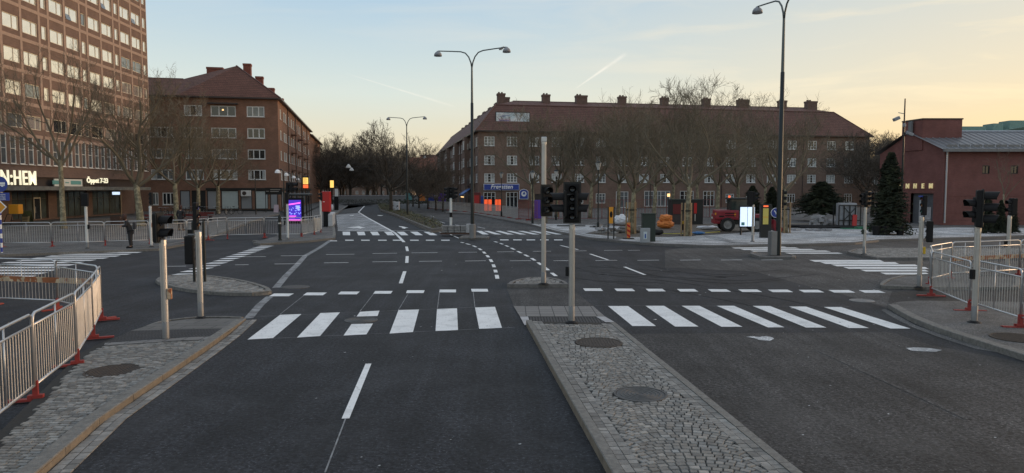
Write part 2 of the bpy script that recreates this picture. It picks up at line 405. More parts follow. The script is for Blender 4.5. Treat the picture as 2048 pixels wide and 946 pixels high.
# ================================================================ GROUND
def in_poly(x,y,poly):
    c=False; n=len(poly)
    for i in range(n):
        x1,y1=poly[i][:2]; x2,y2=poly[(i+1)%n][:2]
        if (y1>y)!=(y2>y) and x<(x2-x1)*(y-y1)/(y2-y1)+x1: c=not c
    return c
def edge_dist(x,y,poly):
    d=1e9; n=len(poly)
    for i in range(n):
        a=Vector(poly[i][:2]); b=Vector(poly[(i+1)%n][:2]); p=Vector((x,y)); ab=b-a
        t=max(0,min(1,(p-a).dot(ab)/max(ab.length_squared,1e-9))); d=min(d,(a+ab*t-p).length)
    return d
def sheet(name,poly,z,m):
    """flat ground sheet; poly of pixels or world tuples ('w',x,y)"""
    pts=[wpt(q,z) for q in poly]
    n=len(pts); A=sum(pts[i][0]*pts[(i+1)%n][1]-pts[(i+1)%n][0]*pts[i][1] for i in range(n))
    if A<0: pts=pts[::-1]
    bm=bmesh.new(); vs=[bm.verts.new(p) for p in pts]; f=bm.faces.new(vs); bmesh.ops.triangulate(bm,faces=[f])
    me=bpy.data.meshes.new(name); bm.to_mesh(me); bm.free(); me.materials.append(M[m])
    return struct(link(name,me))
def wpt(q,z):
    return (q[1],q[2],z) if q[0]=='w' else P(q[0],q[1],z)
def slab(name,poly,h,m,mside='granite'):
    pts=[wpt(q,h) for q in poly]
    n=len(pts); A=sum(pts[i][0]*pts[(i+1)%n][1]-pts[(i+1)%n][0]*pts[i][1] for i in range(n))
    if A<0: pts=pts[::-1]
    q=[]
    for i in range(n):
        a,b,c=Vector(pts[i-1][:2]),Vector(pts[i][:2]),Vector(pts[(i+1)%n][:2]); d1=(b-a).normalized(); d2=(c-b).normalized(); m_=Vector((-d1.y-d2.y,d1.x+d2.x)); m_=m_.normalized()*.035 if m_.length>.2 else Vector((0,0)); q.append((b.x+m_.x,b.y+m_.y,pts[i][2]))
    pts=q
    bm=bmesh.new(); top=[bm.verts.new(p) for p in pts]; bot=[bm.verts.new((p[0],p[1],-.05)) for p in pts]
    f=bm.faces.new(top); 
    for i in range(n):
        g=bm.faces.new((top[i],bot[i],bot[(i+1)%n],top[(i+1)%n])); g.material_index=1
    bmesh.ops.triangulate(bm,faces=[f])
    me=bpy.data.meshes.new(name); bm.to_mesh(me); bm.free(); me.materials.append(M[m]); me.materials.append(M[mside])
    return struct(link(name,me))
def kerb(name,pts,w,h,m,stone=1.0,inside=1,rise=.008,close=False,hf=None,m2=None):
    """chain of kerb stones along world pts (outer edge); inside=+1 puts the width to the left of travel"""
    pts=[Vector(p[:2]) for p in pts]
    if close: pts=pts+[pts[0]]
    mb=MB(); L_=[0]
    for a,b in zip(pts,pts[1:]): L_.append(L_[-1]+(b-a).length)
    def at(s):
        for i in range(len(pts)-1):
            if s<=L_[i+1] or i==len(pts)-2:
                a,b=pts[i],pts[i+1]; d=(b-a).normalized(); return a+d*(s-L_[i]),d,i
    n=max(1,round(L_[-1]/stone)); st=L_[-1]/n
    def nrm_at(s):
        p,d,i=at(s)
        d1=at(max(0,s-.12))[1]; d2=at(min(L_[-1],s+.12))[1]; d=(d1+d2).normalized()
        return p,Vector((-d.y,d.x))*inside
    for k in range(n):
        s0=k*st+.006; s1=(k+1)*st-.006
        (p0,n0),(p1,n1)=nrm_at(s0),nrm_at(s1)
        j=random.uniform(-.003,.003)
        h0=(hf(p0.x,p0.y) if hf else h)+rise+j; h1=(hf(p1.x,p1.y) if hf else h)+rise+j
        b=.012
        vs=[(*p0,-.03),(*p1,-.03),(*(p1+n1*w),-.03),(*(p0+n0*w),-.03),
            (*p0,h0-b),(*p1,h1-b),(*(p1+n1*w),h1),(*(p0+n0*w),h0),(*(p0+n0*b),h0),(*(p1+n1*b),h1)]
        fs=[(0,1,5,4),(4,5,9,8),(8,9,6,7),(2,3,7,6),(1,2,6,9,5),(3,0,4,8,7)]
        if inside<0: fs=[f[::-1] for f in fs]
        mb.add(vs,fs)
        if m2: mb.m[-6]=1
    return struct(mb.obj(name,[m,m2] if m2 else m))
def stones(name,poly,hf,mode='rows',sx=.105,sy=.10,margin=.03,holes=(),ang=0,fanw=1.5,tall=.02,m='setts'):
    """individually modelled paving setts inside a polygon"""
    xs=[p[0] for p in poly]; ys=[p[1] for p in poly]; mb=MB(); tones=[]
    cx,cy=sum(xs)/len(xs),sum(ys)/len(ys); ca,sa=math.cos(ang),math.sin(ang)
    rad=max(math.hypot(x-cx,y-cy) for x,y in zip(xs,ys))
    rows=int(2*rad/sy)+30
    for k in range(rows):
        v0=-rad-1+k*sy; u=-rad+random.uniform(0,sx)
        while u<rad:
            wv=sx*random.uniform(.85,1.2)
            if mode=='fan':
                t=(u/fanw)%1.0*2-1; off=.30*fanw*(math.sqrt(max(0,1.5-t*t))-.7); sl=-.60*t/math.sqrt(max(.2,1.5-t*t))
                th=math.atan(sl); v=v0+off; wv*=max(.6,math.cos(th)); cosn=max(.62,math.cos(th))
            else: th=random.uniform(-.04,.04); v=v0+.02*math.sin(u*1.3+k*.1); cosn=1
            uc=u+wv/2; x=cx+uc*ca-v*sa; y=cy+uc*sa+v*ca
            if in_poly(x,y,poly) and edge_dist(x,y,poly)>margin+.03 and not any(((x-a)**2+(y-b)**2)<r*r for a,b,r in holes):
                hw=wv/max(.6,math.cos(th))/2-.0045; hh=sy*cosn/2-.0045; A=th+ang+random.uniform(-.03,.03)
                c_,s_=math.cos(A),math.sin(A); z=hf(x,y)+random.uniform(-.004,.004); e=.010
                q=[]
                for (a,b) in ((-1,-1),(1,-1),(1,1),(-1,1)):
                    X=a*hw;Y=b*hh; q.append((x+X*c_-Y*s_,y+X*s_+Y*c_,z-tall))
                for (a,b) in ((-1,-1),(1,-1),(1,1),(-1,1)):
                    X=a*(hw-e*.6);Y=b*(hh-e*.6); q.append((x+X*c_-Y*s_,y+X*s_+Y*c_,z))
                mb.add(q,[(4,5,6,7),(0,1,5,4),(1,2,6,5),(2,3,7,6),(3,0,4,7)])
                g=random.choice((.74,.80,.86,.92,.97,1.0,1.05,1.12,1.38)) if mode=='fan' else random.uniform(.6,1.35)
                w_=random.uniform(-.03,.04); tones.append((g*(1+w_),g,g*(1-w_)))
            u+=wv
    me=mb.mesh(name,m); ca_=me.color_attributes.new('tone','FLOAT_COLOR','CORNER')
    buf=[]
    for t in tones: buf.extend([*t,1.0]*20)
    ca_.data.foreach_set('color',buf)
    return struct(link(name,me))
# base sheets
g=MB().quad((-900,-120,-.012),(900,-120,-.012),(900,1500,-.012),(-900,1500,-.012)).obj('ground','pavement_grey'); struct(g)
g=sheet('road',[('w',-70,-20),('w',70,-20),('w',70,62),('w',30,75),('w',-16,140),('w',-30,140),('w',-60,70),('w',-70,60)],0.0,'asphalt_new')
# older, paler asphalt on the right of the crossing
sheet('old_road_surface',[(1330,535),(1507,543),(1592,566),(1706,595),(1771,616),(1800,640),('w',14,10),('w',30,10),('w',70,20),('w',70,48),('w',22,48),(1400,492),(1330,500)],.004,'asphalt_old')
sheet('right_carriageway',[(1250,668),(1780,664),(1860,690),('w',12,8),('w',12,-15),('w',4.6,-15),(1600,946),(1400,790)],.005,'asphalt_coarse')
sheet('far_carriageway',[(1030,447),(1130,464),(1180,476),(1000,476),(960,462),(890,442),(830,427),(800,418),(800,409),(870,412),(900,424),(960,432)],.004,'asphalt_old')
sheet('bus_lane_surface',[(672,429),(717,426),(735,435),(777,458),(790,463),(676,462)],.004,'asphalt_pale')
sheet('bus_lane_far',[(675,427),(714,424),(729,412),(700,411)],.004,'asphalt_old')
sheet('asphalt_pad',[(1784,582),(1762,578),('w',19,22),('w',25,16.2),(1837,608),(1788,612),(1776,604)],.008,'asphalt_patch')
sheet('gutter_strip_right',[(1770,617),(1795,631),(1831,650),(1896,673),(1961,694),('w',12.2,9),('w',11.9,9),(1950,697),(1885,677),(1823,654),(1788,636),(1762,620)],.007,'pavement_grey')
# ---- left pavement of setts
LK=[P(60,972),P(98,943),P(212,840),P(315,770),P(414,702),P(458,670),P(492,640)]
d0=Vector(LK[0])-Vector(LK[2]); LK=[tuple(Vector(LK[0])+d0.normalized()*9)]+LK[1:]
def hl(x,y):
    # kerb line x at this y
    for a,b in zip(LK,LK[1:]):
        if a[1]<=y<=b[1]: kx=a[0]+(b[0]-a[0])*(y-a[1])/(b[1]-a[1]); break
    else: kx=LK[-1][0] if y>LK[-1][1] else LK[0][0]
    d=kx-x; f=max(0,min(1,(17.2-y)/2.4)); return .012+.085*f*max(0,1-max(0,d-.5)/3.2)
left_b=[P(0,874),P(163,709),P(200,690)]
dv=Vector(P(0,874))-Vector(P(163,709)); left_b=[tuple(Vector(P(0,874))+dv.normalized()*9)]+left_b
lowpoly=[p for p in LK if p[1]<P(0,676)[1]]
LP_all=LK+[P(488,636),P(394,635),P(315,645),P(262,665),P(200,690)]+[left_b[2],left_b[0]]
def sheet_h(name,poly,hf,m,dz=0,nsub=14):
    bm=bmesh.new(); n=len(poly); A=sum(poly[i][0]*poly[(i+1)%n][1]-poly[(i+1)%n][0]*poly[i][1] for i in range(n))
    if A<0: poly=poly[::-1]
    f=bm.faces.new([bm.verts.new((p[0],p[1],0)) for p in poly])
    ys=[p[1] for p in poly]
    y0,y1=min(ys),max(ys)
    for i in range(1,nsub): bmesh.ops.bisect_plane(bm,geom=bm.verts[:]+bm.edges[:]+bm.faces[:],plane_co=(0,y0+(y1-y0)*i/nsub,0),plane_no=(0,1,0))
    xs=[p[0] for p in poly]; x0,x1=min(xs),max(xs)
    for i in range(1,nsub): bmesh.ops.bisect_plane(bm,geom=bm.verts[:]+bm.edges[:]+bm.faces[:],plane_co=(x0+(x1-x0)*i/nsub,0,0),plane_no=(1,0,0))
    for v in bm.verts: v.co.z=hf(v.co.x,v.co.y)+dz
    bmesh.ops.triangulate(bm,faces=bm.faces[:])
    me=bpy.data.meshes.new(name); bm.to_mesh(me); bm.free(); me.materials.append(M[m]); return struct(link(name,me))
sheet_h('pavement_left_bed',LP_all,hl,'joint',-.012)
ycut=P(300,680)[1]
mh_left=P(228,742,.06)
lcob=[p for p in LK if p[1]<ycut+.3]+[P(440,677,.05),P(210,690,.02)]+[left_b[2],left_b[0]]
stones('pavement_setts',lcob,hl,'rows',.125,.085,.14,[(mh_left[0],mh_left[1],.44)],ang=-.03)
sheet_h('pavement_tactile',[P(440,677,.05),P(455,660,.05),P(262,664,.02),P(210,690,.02)],hl,'tactile',.006,6)
sheet_h('pavement_slabs',[P(455,660,.05),P(488,638,.02),P(394,637,.02),P(315,647,.02),P(262,664,.02)],hl,'slab_big',.006,6)
sheet_h('pavement_slab_row',[P(440,677,.05),P(430,684,.05),P(208,695,.02),P(210,690,.02)],hl,'slab_paving',.010,4)
kerb('kerb_left',LK,.20,.12,'granite',1.1,inside=1,hf=hl,m2='granite_tan',rise=.016)
gut=[(p[0]+.02,p[1],0) for p in LK]
gpoly=gut+[(p[0]+.27,p[1]-.05,0) for p in LK[::-1]]
sheet('gutter_left_bed',[('w',p[0],p[1]) for p in gpoly],.003,'joint')
def course(name,path,offs,side,z0,w,l0,l1,trim=0):
  mb=MB(); tones=[]
  LKv=[Vector(p[:2]) for p in path]
  for off in offs:
    for a,b in zip(LKv,LKv[1:]):
        d=(b-a).normalized(); nn_=Vector((d.y,-d.x))*side; s=trim; Lq=(b-a).length-trim
        while s<Lq-.05:
            l=min(random.uniform(l0,l1),Lq-s); o=a+d*s+nn_*off; z=z0+random.uniform(-.004,.004)
            q=[o-nn_*w+d*.006,o-nn_*w+d*(l-.006),o+nn_*w+d*(l-.006),o+nn_*w+d*.006]
            mb.add([(v.x,v.y,z-.02) for v in q]+[(v.x,v.y,z) for v in q],[(4,7,6,5),(0,1,5,4),(1,2,6,5),(2,3,7,6),(3,0,4,7)]); g=random.uniform(.65,1.25); tones.append((g,g,g)); s+=l
            if side<0: mb.f[-5:]=[f[::-1] for f in mb.f[-5:]]
  me=mb.mesh(name,'setts'); at_=me.color_attributes.new('tone','FLOAT_COLOR','CORNER'); buf=[]
  for t_ in tones: buf.extend([*t_,1.0]*20)
  at_.data.foreach_set('color',buf); struct(link(name,me))
course('gutter_setts',LK,(.075,.20),1,.012,.056,.14,.24)
# ---- median
def hm(x,y): return .12
ML=[P(1052,651),P(1213,946)]; dl=(Vector(ML[1])-Vector(ML[0])).normalized(); ML=[ML[0],tuple(Vector(ML[1])+dl*14)]
MR=[P(1230,646,.1),P(1602,946,.1)]; dr=(Vector(MR[1])-Vector(MR[0])).normalized(); MR=[MR[0],tuple(Vector(MR[1])+dr*14)]
mpoly=[ML[0],ML[1],MR[1],MR[0]]
slab('median',[('w',p[0],p[1]) for p in mpoly],.105,'joint')
mh1=P(1198,685,.12); mh2=P(1281,788,.12)
stones('median_setts',mpoly,lambda x,y:.122,'fan',.105,.098,.31,[(mh1[0],mh1[1],.47),(mh2[0],mh2[1],.40)],ang=R_(-5),fanw=1.2)
kerb('median_kerb_left',[ML[0],ML[1]],.13,.12,'granite',1.2,inside=1,m2='granite_tan')
course('median_edge_setts',[ML[0],ML[1]],(.19,.30),-1,.122,.051,.10,.16,.15)
course('median_edge_setts',[MR[0],MR[1]],(.19,.30),1,.122,.051,.10,.16,.15)
kerb('median_kerb_right',[MR[1],MR[0]],.13,.12,'granite',1.2,inside=1)
# crossing strip through the median
sheet('crossing_slabs',[(1027,612),(1186,612),(1210,633),(1040,633)],.02,'slab_paving')
sheet('crossing_tactile',[(1048,633.5),(1200,633.5),(1226,645),(1052,647)],.022,'tactile')
sheet('crossing_slab_end_a',[(1040,633),(1056,633),(1062,650),(1049,650)],.026,'stone_pale')
sheet('crossing_slab_end_b',[(1192,633),(1210,633),(1229,644),(1211,644)],.026,'stone_pale')
sheet('crossing_old_asphalt',[(1013,575),(1140,575),(1186,611.5),(1027,611.5)],.008,'asphalt_coarse')
def island(name,px,h,m,w=.14,st=.7,cob=True,mk='granite',mode='rows'):
    pts=[P(a,b,0) for a,b in px]
    n=len(pts); A=sum(pts[i][0]*pts[(i+1)%n][1]-pts[(i+1)%n][0]*pts[i][1] for i in range(n))
    if A<0: pts=pts[::-1]
    s=slab(name,[('w',p[0],p[1]) for p in pts],h-.015,m)
    kerb(name+'_kerb',pts,w,h,mk,st,inside=1,close=True)
    if cob: stones(name+'_setts',pts,lambda x,y:h,mode,.14,.13,w+.02)
def smooth(px,k=5):
    out=[]; n=len(px)
    for i in range(n):
        p0,p1,p2,p3=[Vector(px[(i+j-1)%n]) for j in range(4)]
        for t in range(k):
            t/=k; out.append(tuple(.5*((2*p1)+(-p0+p2)*t+(2*p0-5*p1+4*p2-p3)*t*t+(-p0+3*p1-3*p2+p3)*t**3)))
    return out
island('median_nose',[(1014,576),(1137,576),(1134,571),(1122,566),(1105,562),(1085,560),(1060,561),(1040,564),(1022,569)],.12,'joint',mk='granite_dark')
island('refuge_island',smooth([(311,566),(330,557),(375,554),(425,557),(475,564),(522,575),(543,585),(538,590),(493,592.5),(418,589.5),(345,579)],3),.10,'joint')
kerb('pavement_edge_back',[P(488,636),P(440,634),P(394,635),P(350,639),P(315,645),P(262,665)],.10,.02,'granite',.3,inside=1,rise=.01)
# ---- right near pavement
RK=[(1776,617),(1784,623),(1801,632),(1837,652),(1902,675),(1967,696),(2048,722)]
rk=[P(a,b) for a,b in RK]; dd=(Vector(rk[-1])-Vector(rk[-2])).normalized(); rk.append(tuple(Vector(rk[-1])+dd*6+Vector((0,-1.5,0)))); rk.append(tuple(Vector(rk[-1])+dd*5+Vector((2,-5,0))))
top=[P(1837,608),P(1800,610),P(1782,613)]
slab('pavement_right',[('w',p[0],p[1]) for p in rk+[(40,2,0),(40,16.8,0)]]+[('w',p[0],p[1]) for p in top],.10,'pavement_grey','granite_dark')
kerb('kerb_right',rk,.22,.105,'granite',1.0,inside=1,rise=.014)
island('corner_island',[(1762,578),(1756,575),(1771,564),(1804,555.5),(1853,553.5),(1925,553.5),(2040,556),(2040,580),(1850,580)],.10,'pavement_grey',cob=False)
island('side_street_island',[(1692,508),(1712,501.5),(1760,500),(2100,501),(2100,520),(1820,520.5),(1754,520.5)],.12,'joint',mk='granite_dark')
island('lamp_island',[(1497,511),(1511,507.5),(1560,508.5),(1592,515.5),(1592,519),(1520,518.5)],.12,'pavement_grey',cob=False,mk='granite_dark')
island('lamp_base_island',[(917,479),(977,479),(979,476.5),(965,474),(940,473.5),(925,475)],.12,'pavement_grey',cob=False,mk='granite')
# ---- far plazas
slab('plaza',[(890,425),(931,427),(951,428),(989,436),(1060,448),(1115,463.5),(1180,476),(1246,482.5),(1313,488),(1412,491.5),(1462,491.5),(1520,490),(1619,488.5),(1712,485.5),(1759,480),(1820,478.5),(2048,472),('w',75,45),('w',120,50),('w',120,400),('w',-8,400),('w',-10,120)],.12,'pavement_grey','granite_dark')
pk=[P(a,b) for a,b in [(890,425),(931,427),(951,428),(989,436),(1060,448),(1115,463.5),(1180,476),(1246,482.5),(1313,488),(1412,491.5),(1462,491.5),(1520,490),(1619,488.5),(1712,485.5),(1759,480),(1820,478.5),(2048,472)]]
kerb('kerb_plaza',pk,.2,.12,'granite',1.0,inside=1,rise=.012)
sheet('new_paving_left',[(1062,448),(1116,462),(1180,474),(1230,478),(1235,470),(1200,463),(1235,457),(1240,452),(1180,450),(1120,448)],.127,'concrete_new')
sheet('new_paving_front',[(1236,480),(1313,486),(1412,489.5),(1462,489.5),(1520,488),(1619,486.5),(1712,483.5),(1759,478),(1820,476.5),(2048,470),(2048,456),(1900,455),(1800,457),(1740,455),(1560,457),(1480,466),(1420,470),(1330,474),(1260,474)],.127,'concrete_new')
sheet('dirt_patch',[(1170,467),(1240,474),(1320,474),(1420,468),(1480,464),(1560,456),(1640,454),(1620,446),(1500,447),(1380,448),(1300,452),(1240,460),(1190,462)],.132,'dirt')
sheet('paving_band',[(1405,470),(1440,474),(1475,484),(1500,486),(1490,487.5),(1455,484),(1415,476)],.136,'asphalt_pale')
slab('left_plaza',[('w',-60,28),(0,509),(200,501.5),(317,497),(372,487),(420,474),(456,461),(503,443),(538,432),(560,428),(560,423),('w',-70,110),('w',-80,60)],.12,'pavement_grey','granite')
kerb('kerb_left_plaza',[P(a,b) for a,b in [(0,509),(200,501.5),(317,497),(372,487),(420,474),(456,461),(503,443)]][::-1],.2,.12,'granite',1.0,inside=-1,rise=.012)
sheet('sandy_paving',[(60,447),(120,452),(250,447),(270,441),(250,434),(90,444)],.127,'dirt')
slab('bus_platform',[(505,485),(520,487),(620,481),(672,475),(668,440),(671,429),(696,412),(668,407),(640,412),(600,432),(560,455),(552,472)],.12,'pavement_grey','granite')
kerb('kerb_bus_platform',[P(a,b) for a,b in [(505,485),(520,487),(620,481),(672,475),(668,440),(671,429),(696,412)]],.2,.12,'granite',1.0,inside=1,rise=.012)
slab('street_left_pavement',[(560,422),('w',-39,140),('w',-46,175),('w',-30,175),(640,411),(600,430)],.11,'pavement_grey')
# planter strip
plp=[(889,459),(862,462),(832,449.5),(795,433),(773,425),(761,422),(755,411),(768,409),(792,418),(830,431),(862,441),(885,451)]
slab('planter_bed',plp,.14,'soil','granite')
kerb('planter_kerb',[P(a,b) for a,b in plp],.22,.16,'granite',1.0,inside=-1,close=True)
# ================================================================ ROAD MARKINGS
def marks(name,quads,z=.008,m='paint_white'):
    mb=MB()
    for q in quads:
        pts=[wpt(c,z) for c in q]; n=len(pts); A=sum(pts[i][0]*pts[(i+1)%n][1]-pts[(i+1)%n][0]*pts[i][1] for i in range(n))
        if A<0: pts=pts[::-1]
        mb.add(pts,[tuple(range(n))])
    return struct(mb.obj(name,m))
def line(px,w,z=.008):
    """quads along a pixel polyline with world width w"""
    pts=[Vector(wpt(p,0)[:2]) for p in px]; out=[]
    for i,(a,b) in enumerate(zip(pts,pts[1:])):
        d=(b-a).normalized(); n=Vector((-d.y,d.x))*w/2
        out.append([('w',*(a-n)),('w',*(b-n)),('w',*(b+n)),('w',*(a+n))])
    return out
marks('crosswalk_stripes_left',[
 [(560,629.6),(603,628),(546,676),(495,679)],[(641,626),(680,624.6),(640,672),(594,675)],
 [(720,623.5),(759,621.3),(755,632),(713,633)],[(703,648),(746,647),(733,668.6),(687,671)],
 [(797,620),(838,619),(826,664),(779,667)],[(874,618),(914,616.5),(916,660),(871,662)],[(950,615),(990,613.6),(1004,655.6),(958.5,657.6)]])
marks('crosswalk_stripes_right',[
 [(1216,612),(1256,612),(1312,652),(1265,652)],[(1291,611.5),(1328,611.5),(1397,653),(1350,653)],[(1363,611.5),(1399,611.5),(1485,653.5),(1443,653.5)],
 [(1433,611.5),(1468,611.5),(1569,654.5),(1536,654.7)],[(1505,611.7),(1540,612),(1653,655),(1612,655)],[(1578,613),(1612,613),(1738,656),(1698,656)],[(1647.5,614),(1682,614),(1821,657),(1781,657)]])
sl_l=[(542,583),(611,648),(680,718),(748,783),(815,847),(879,912),(943,976)]
q=[]
for i,(a,b) in enumerate([(542,582),(609,649),(678,716),(748,783),(813,848),(879,912),(943,976)]):
    y=589.5-i*1.9 if i<3 else 584.5-(i-3)*1.4
    k=(905-(a+b)/2)/(y-379)*6
    q.append([(a+k*.6,y-2.6),(b+k*.6,y-2.6),(b-k*.4,y+2.9),(a-k*.4,y+2.9)])
for a,b in [(1168,1205),(1231,1269),(1294,1330),(1357,1395),(1419,1460),(1480,1522),(1540,1584),(1602,1646),(1662,1708),(1723,1768)]:
    y=579.2+(a-1168)/600*4; k=((a+b)/2-905)/(y-379)*5.5*.5
    q.append([(a-k*.5,y-2.5),(b-k,y-2.5),(b+k*.3,y+2.6),(a+k*.6,y+2.6)])
marks('yield_dashes',q)
# far crosswalks
q=[]
for x in (685,713.5,740,768,793,820,847):
    s=(x-700)/84; q.append([(x,463.4),(x+15,463.4),(x+15+s*6.6+1.5,470.4),(x+s*6.6+2,470.4)])
for x,xb in ((952,965),(967,990),(990,1015),(1012,1040),(1035,1066),(1058,1090),(1080,1112)):
    q.append([(x,461.8),(x+11,461.8),(xb+13,468.8),(xb,468.8)])
for x in (690,722,756,785.5,820,851.5,882,1000,1026,1053,1080,1108): q.append([(x,479.5-(.7 if x>900 else 0)),(x+17,479.5-(.7 if x>900 else 0)),(x+17.5,481.3-(.7 if x>900 else 0)),(x+.5,481.3-(.7 if x>900 else 0))])
marks('far_crosswalk_stripes',q)
# side-street crosswalks
q=[]
for k in range(13):
    y=24.0+k*.97; xr=-18.5+max(0,(30-y))*.25
    q.append([('w',xr-3.3,y),('w',xr,y),('w',xr,y+.5),('w',xr-3.3,y+.5)])
marks('side_crosswalk_stripes',q)
q=[]
for i,(xl,xr,yt) in enumerate([(1413,1548,489.7),(1434,1564,492.2),(1462,1590,494.9),(1480,1622,497.9),(1500,1652,501.2),(1530,1676,505.2)]):
    q.append([(xl,yt),(xr,yt),(xr+10,yt+2),(xl+8,yt+2)])
for xl,xr,yt in [(1618,1760,519.9),(1640,1790,524.2),(1662,1830,528.9),(1686,1850,534),(1720,1850,539.3),(1760,1852,545.2)]:
    q.append([(xl,yt),(xr,yt),(xr+8,yt+3.6),(xl+12,yt+3.6)])
marks('right_crosswalk_stripes',q,.130-.12+.004)
q=[]
for k in range(14):
    t=k/13; a=Vector(P(352,549)[:2]).lerp(Vector(P(520,492.5)[:2]),t); q.append([('w',a.x-.1,a.y-.28),('w',a.x+.62,a.y-.25),('w',a.x+.70,a.y+.25),('w',a.x-.02,a.y+.22)])
marks('cycle_crossing_blocks',q)
q=[]
for a,b,y in [(480,532,514),(562,613,512),(652,709,509.3),(745,794,507.2),(823,875,506),(917,954,505),(994,1028,504),(1066,1102,503),(1149,1173,502.2),(1208,1245,501.2),(1256,1280,501),
  (470,497,530),(549,600,528.3),(648,697,526),(745,794,524),(838,884,523),(930,972,522.3),(1020,1062,522),(1107,1137,521.8),(1191,1234,521.3),(1275,1318,521),(1360,1401,520.6),(1442,1484,520.4),(1523,1566,520.2),(400,440,531.5),(330,372,533)]:
    q+=line([(a,y),(b,y-(b-a)*.012)],.10)
marks('lane_dashes_across',q)
q=line([(737,728),(691,838)],.105)+line([(809.5,543),(801.5,567)],.13)+line([(814.5,512.5),(813.5,526)],.14)+line([(813,493.2),(815,502.5)],.14)
q+=line([(1121,491),(1156,499.5)],.12)+line([(1180,508),(1216,520)],.12)+line([(1249,534),(1290,550)],.12)
for a in [(700,418),(708,419),(720,430),(756,448)]: pass
for a in ((884,438.5),(880,435)): pass
marks('lane_dashes_along',q)
q=[]
gl=[(921,484.3),(931,487),(945,491),(957,496.5),(966,503),(973,510),(980,518),(986,528),(990,539),(993,549),(996,563)]
gr=[(988,482.8),(999,486.2),(1010,490.5),(1021,495.5),(1034,502),(1048,509),(1062,516),(1075,524.5),(1088,534),(1102,545),(1118,557)]
for g_ in (gl,gr):
    for a,b in zip(g_,g_[1:]):
        a=Vector(a);b=Vector(b); q+=line([tuple(a.lerp(b,.08)),tuple(a.lerp(b,.62))],.14)
marks('turn_guide_dashes',q)
q=line([(729,412),(717,424.5),(735,435.5),(777,458.5),(790,466),(800,476),(808,484.5)],.18)+line([(675,461.6),(862,461.4)],.16)+line([(862,461),(898,468),(921,478)],.10)
q+=line([(830,430),(843,433)],.1)+line([(853,436),(866,439.5)],.1)+line([(877,443),(890,446.5)],.1)+line([(910,449.5),(925,452)],.1)+line([(934,452.5),(943,454)],.1)+line([(955,454),(970,457)],.1)+line([(862,432),(870,434)],.1)
marks('lane_edge_lines',q,.010)
def arrow(pts): return [[tuple(p) for p in pts]]
marks('lane_arrows',[[(695,454.8),(710,453.6),(718,452),(722,453.6),(731,455),(723,456),(722,457.2),(714,455.6),(700,455.6)],
 [(797,452),(806,453),(812,454.4),(817,455.2),(811,456.2),(810,457.4),(803,456.2),(805,455),(799,453.6)],
 [(754,430.2),(762,430.4),(767,431),(762,431.7),(757,431.3)],[(700,430.4),(708,430.3),(706,431.6),(699,431.2)]],.012)
marks('dash_mark',[[(660,481),(674,481),(674,482.4),(660,482.4)]],.012)
# grinding scar / tar line down the left edge and paint spills
marks('tar_line',line([(662,480),(640,495),(610,512),(596,528),(572,552),(552,576)],.24)+line([(541,592),(520,610),(497,637)],.22),.006,'paint_worn')
marks('paint_spill',[[(1492,673.5),(1508,676),(1520,680),(1540,681.5),(1548,677.5),(1545,674.5),(1532,672),(1519,673.8),(1505,672.6)],[(1812,696),(1830,694.5),(1860,696),(1884,700),(1872,703.5),(1845,702.5),(1822,701)]],.012,'concrete_new')
sheet('asphalt_joint_seam',[(1625,697),(1632,698),(1945,838),(1930,838)],.009,'asphalt_old')
marks('chalk_lines',line([(494,679.5),(1030,655)],.018)+line([(480,635),(1010,612)],.015)+line([(1190,611.8),(1700,613)],.015)+line([(560,629),(612,588)],.02)+line([(720,623),(748,587)],.02)+line([(797,620),(818,585)],.02)+line([(875,617),(879,583)],.02)+line([(950,615),(946,580)],.02)+line([(691,838),(650,946)],.02),.006,'paint_worn')
random.seed(5)
q=[]
for i in range(90):
    x=random.uniform(-4.5,12); y=random.uniform(7.5,16) if random.random()<.7 else random.uniform(16,30)
    if .1<x<3.4 and y<17: continue
    s=random.uniform(.008,.028)*(1 if y<16 else 2); q.append([('w',x-s,y),('w',x,y-s*.8),('w',x+s,y+s*.2),('w',x+s*.3,y+s)])
marks('road_grit',q,.009,'concrete_new')
tm=[]
def arc_marks(px,w,off):
    pts=smooth(px,6)[:-6*1] if False else px
    P_=[Vector(P(*p)[:2]) for p in pts]; out=[]; n=9
    def cr(t):
        i=min(int(t),len(P_)-2); f=t-i; a=P_[max(i-1,0)];b=P_[i];c=P_[i+1];d=P_[min(i+2,len(P_)-1)]
        return .5*((2*b)+(-a+c)*f+(2*a-5*b+4*c-d)*f*f+(-a+3*b-3*c+d)*f**3)
    N_=(len(P_)-1)*n; q=[cr(k/n*.9999) for k in range(N_+1)]
    ns=[]
    for i in range(len(q)):
        d=(q[min(i+1,len(q)-1)]-q[max(i-1,0)]).normalized(); ns.append(Vector((-d.y,d.x)))
    for i in range(len(q)-1):
        a,b,m1,m2=q[i],q[i+1],ns[i],ns[i+1]
        if (b-a).length<.02: continue
        out.append([('w',*(a+m1*(off-w/2))),('w',*(b+m2*(off-w/2))),('w',*(b+m2*(off+w/2))),('w',*(a+m1*(off+w/2)))])
    return out
for px,w in (([(1182,560),(1290,572),(1400,590),(1520,615),(1640,655)],.2),([(1140,540),(1260,548),(1380,556),(1500,560),(1640,548)],.2),([(1000,500),(1100,545),(1190,560),(1330,566)],.18),([(1210,530),(1320,552),(1450,566),(1560,560)],.16)):
    for off in (0,1.6):
        tz=globals().get('tz',.0062)+.00022; marks('tyre_mark',arc_marks(px,w*.8,off),tz,'tyre_dark')
pass
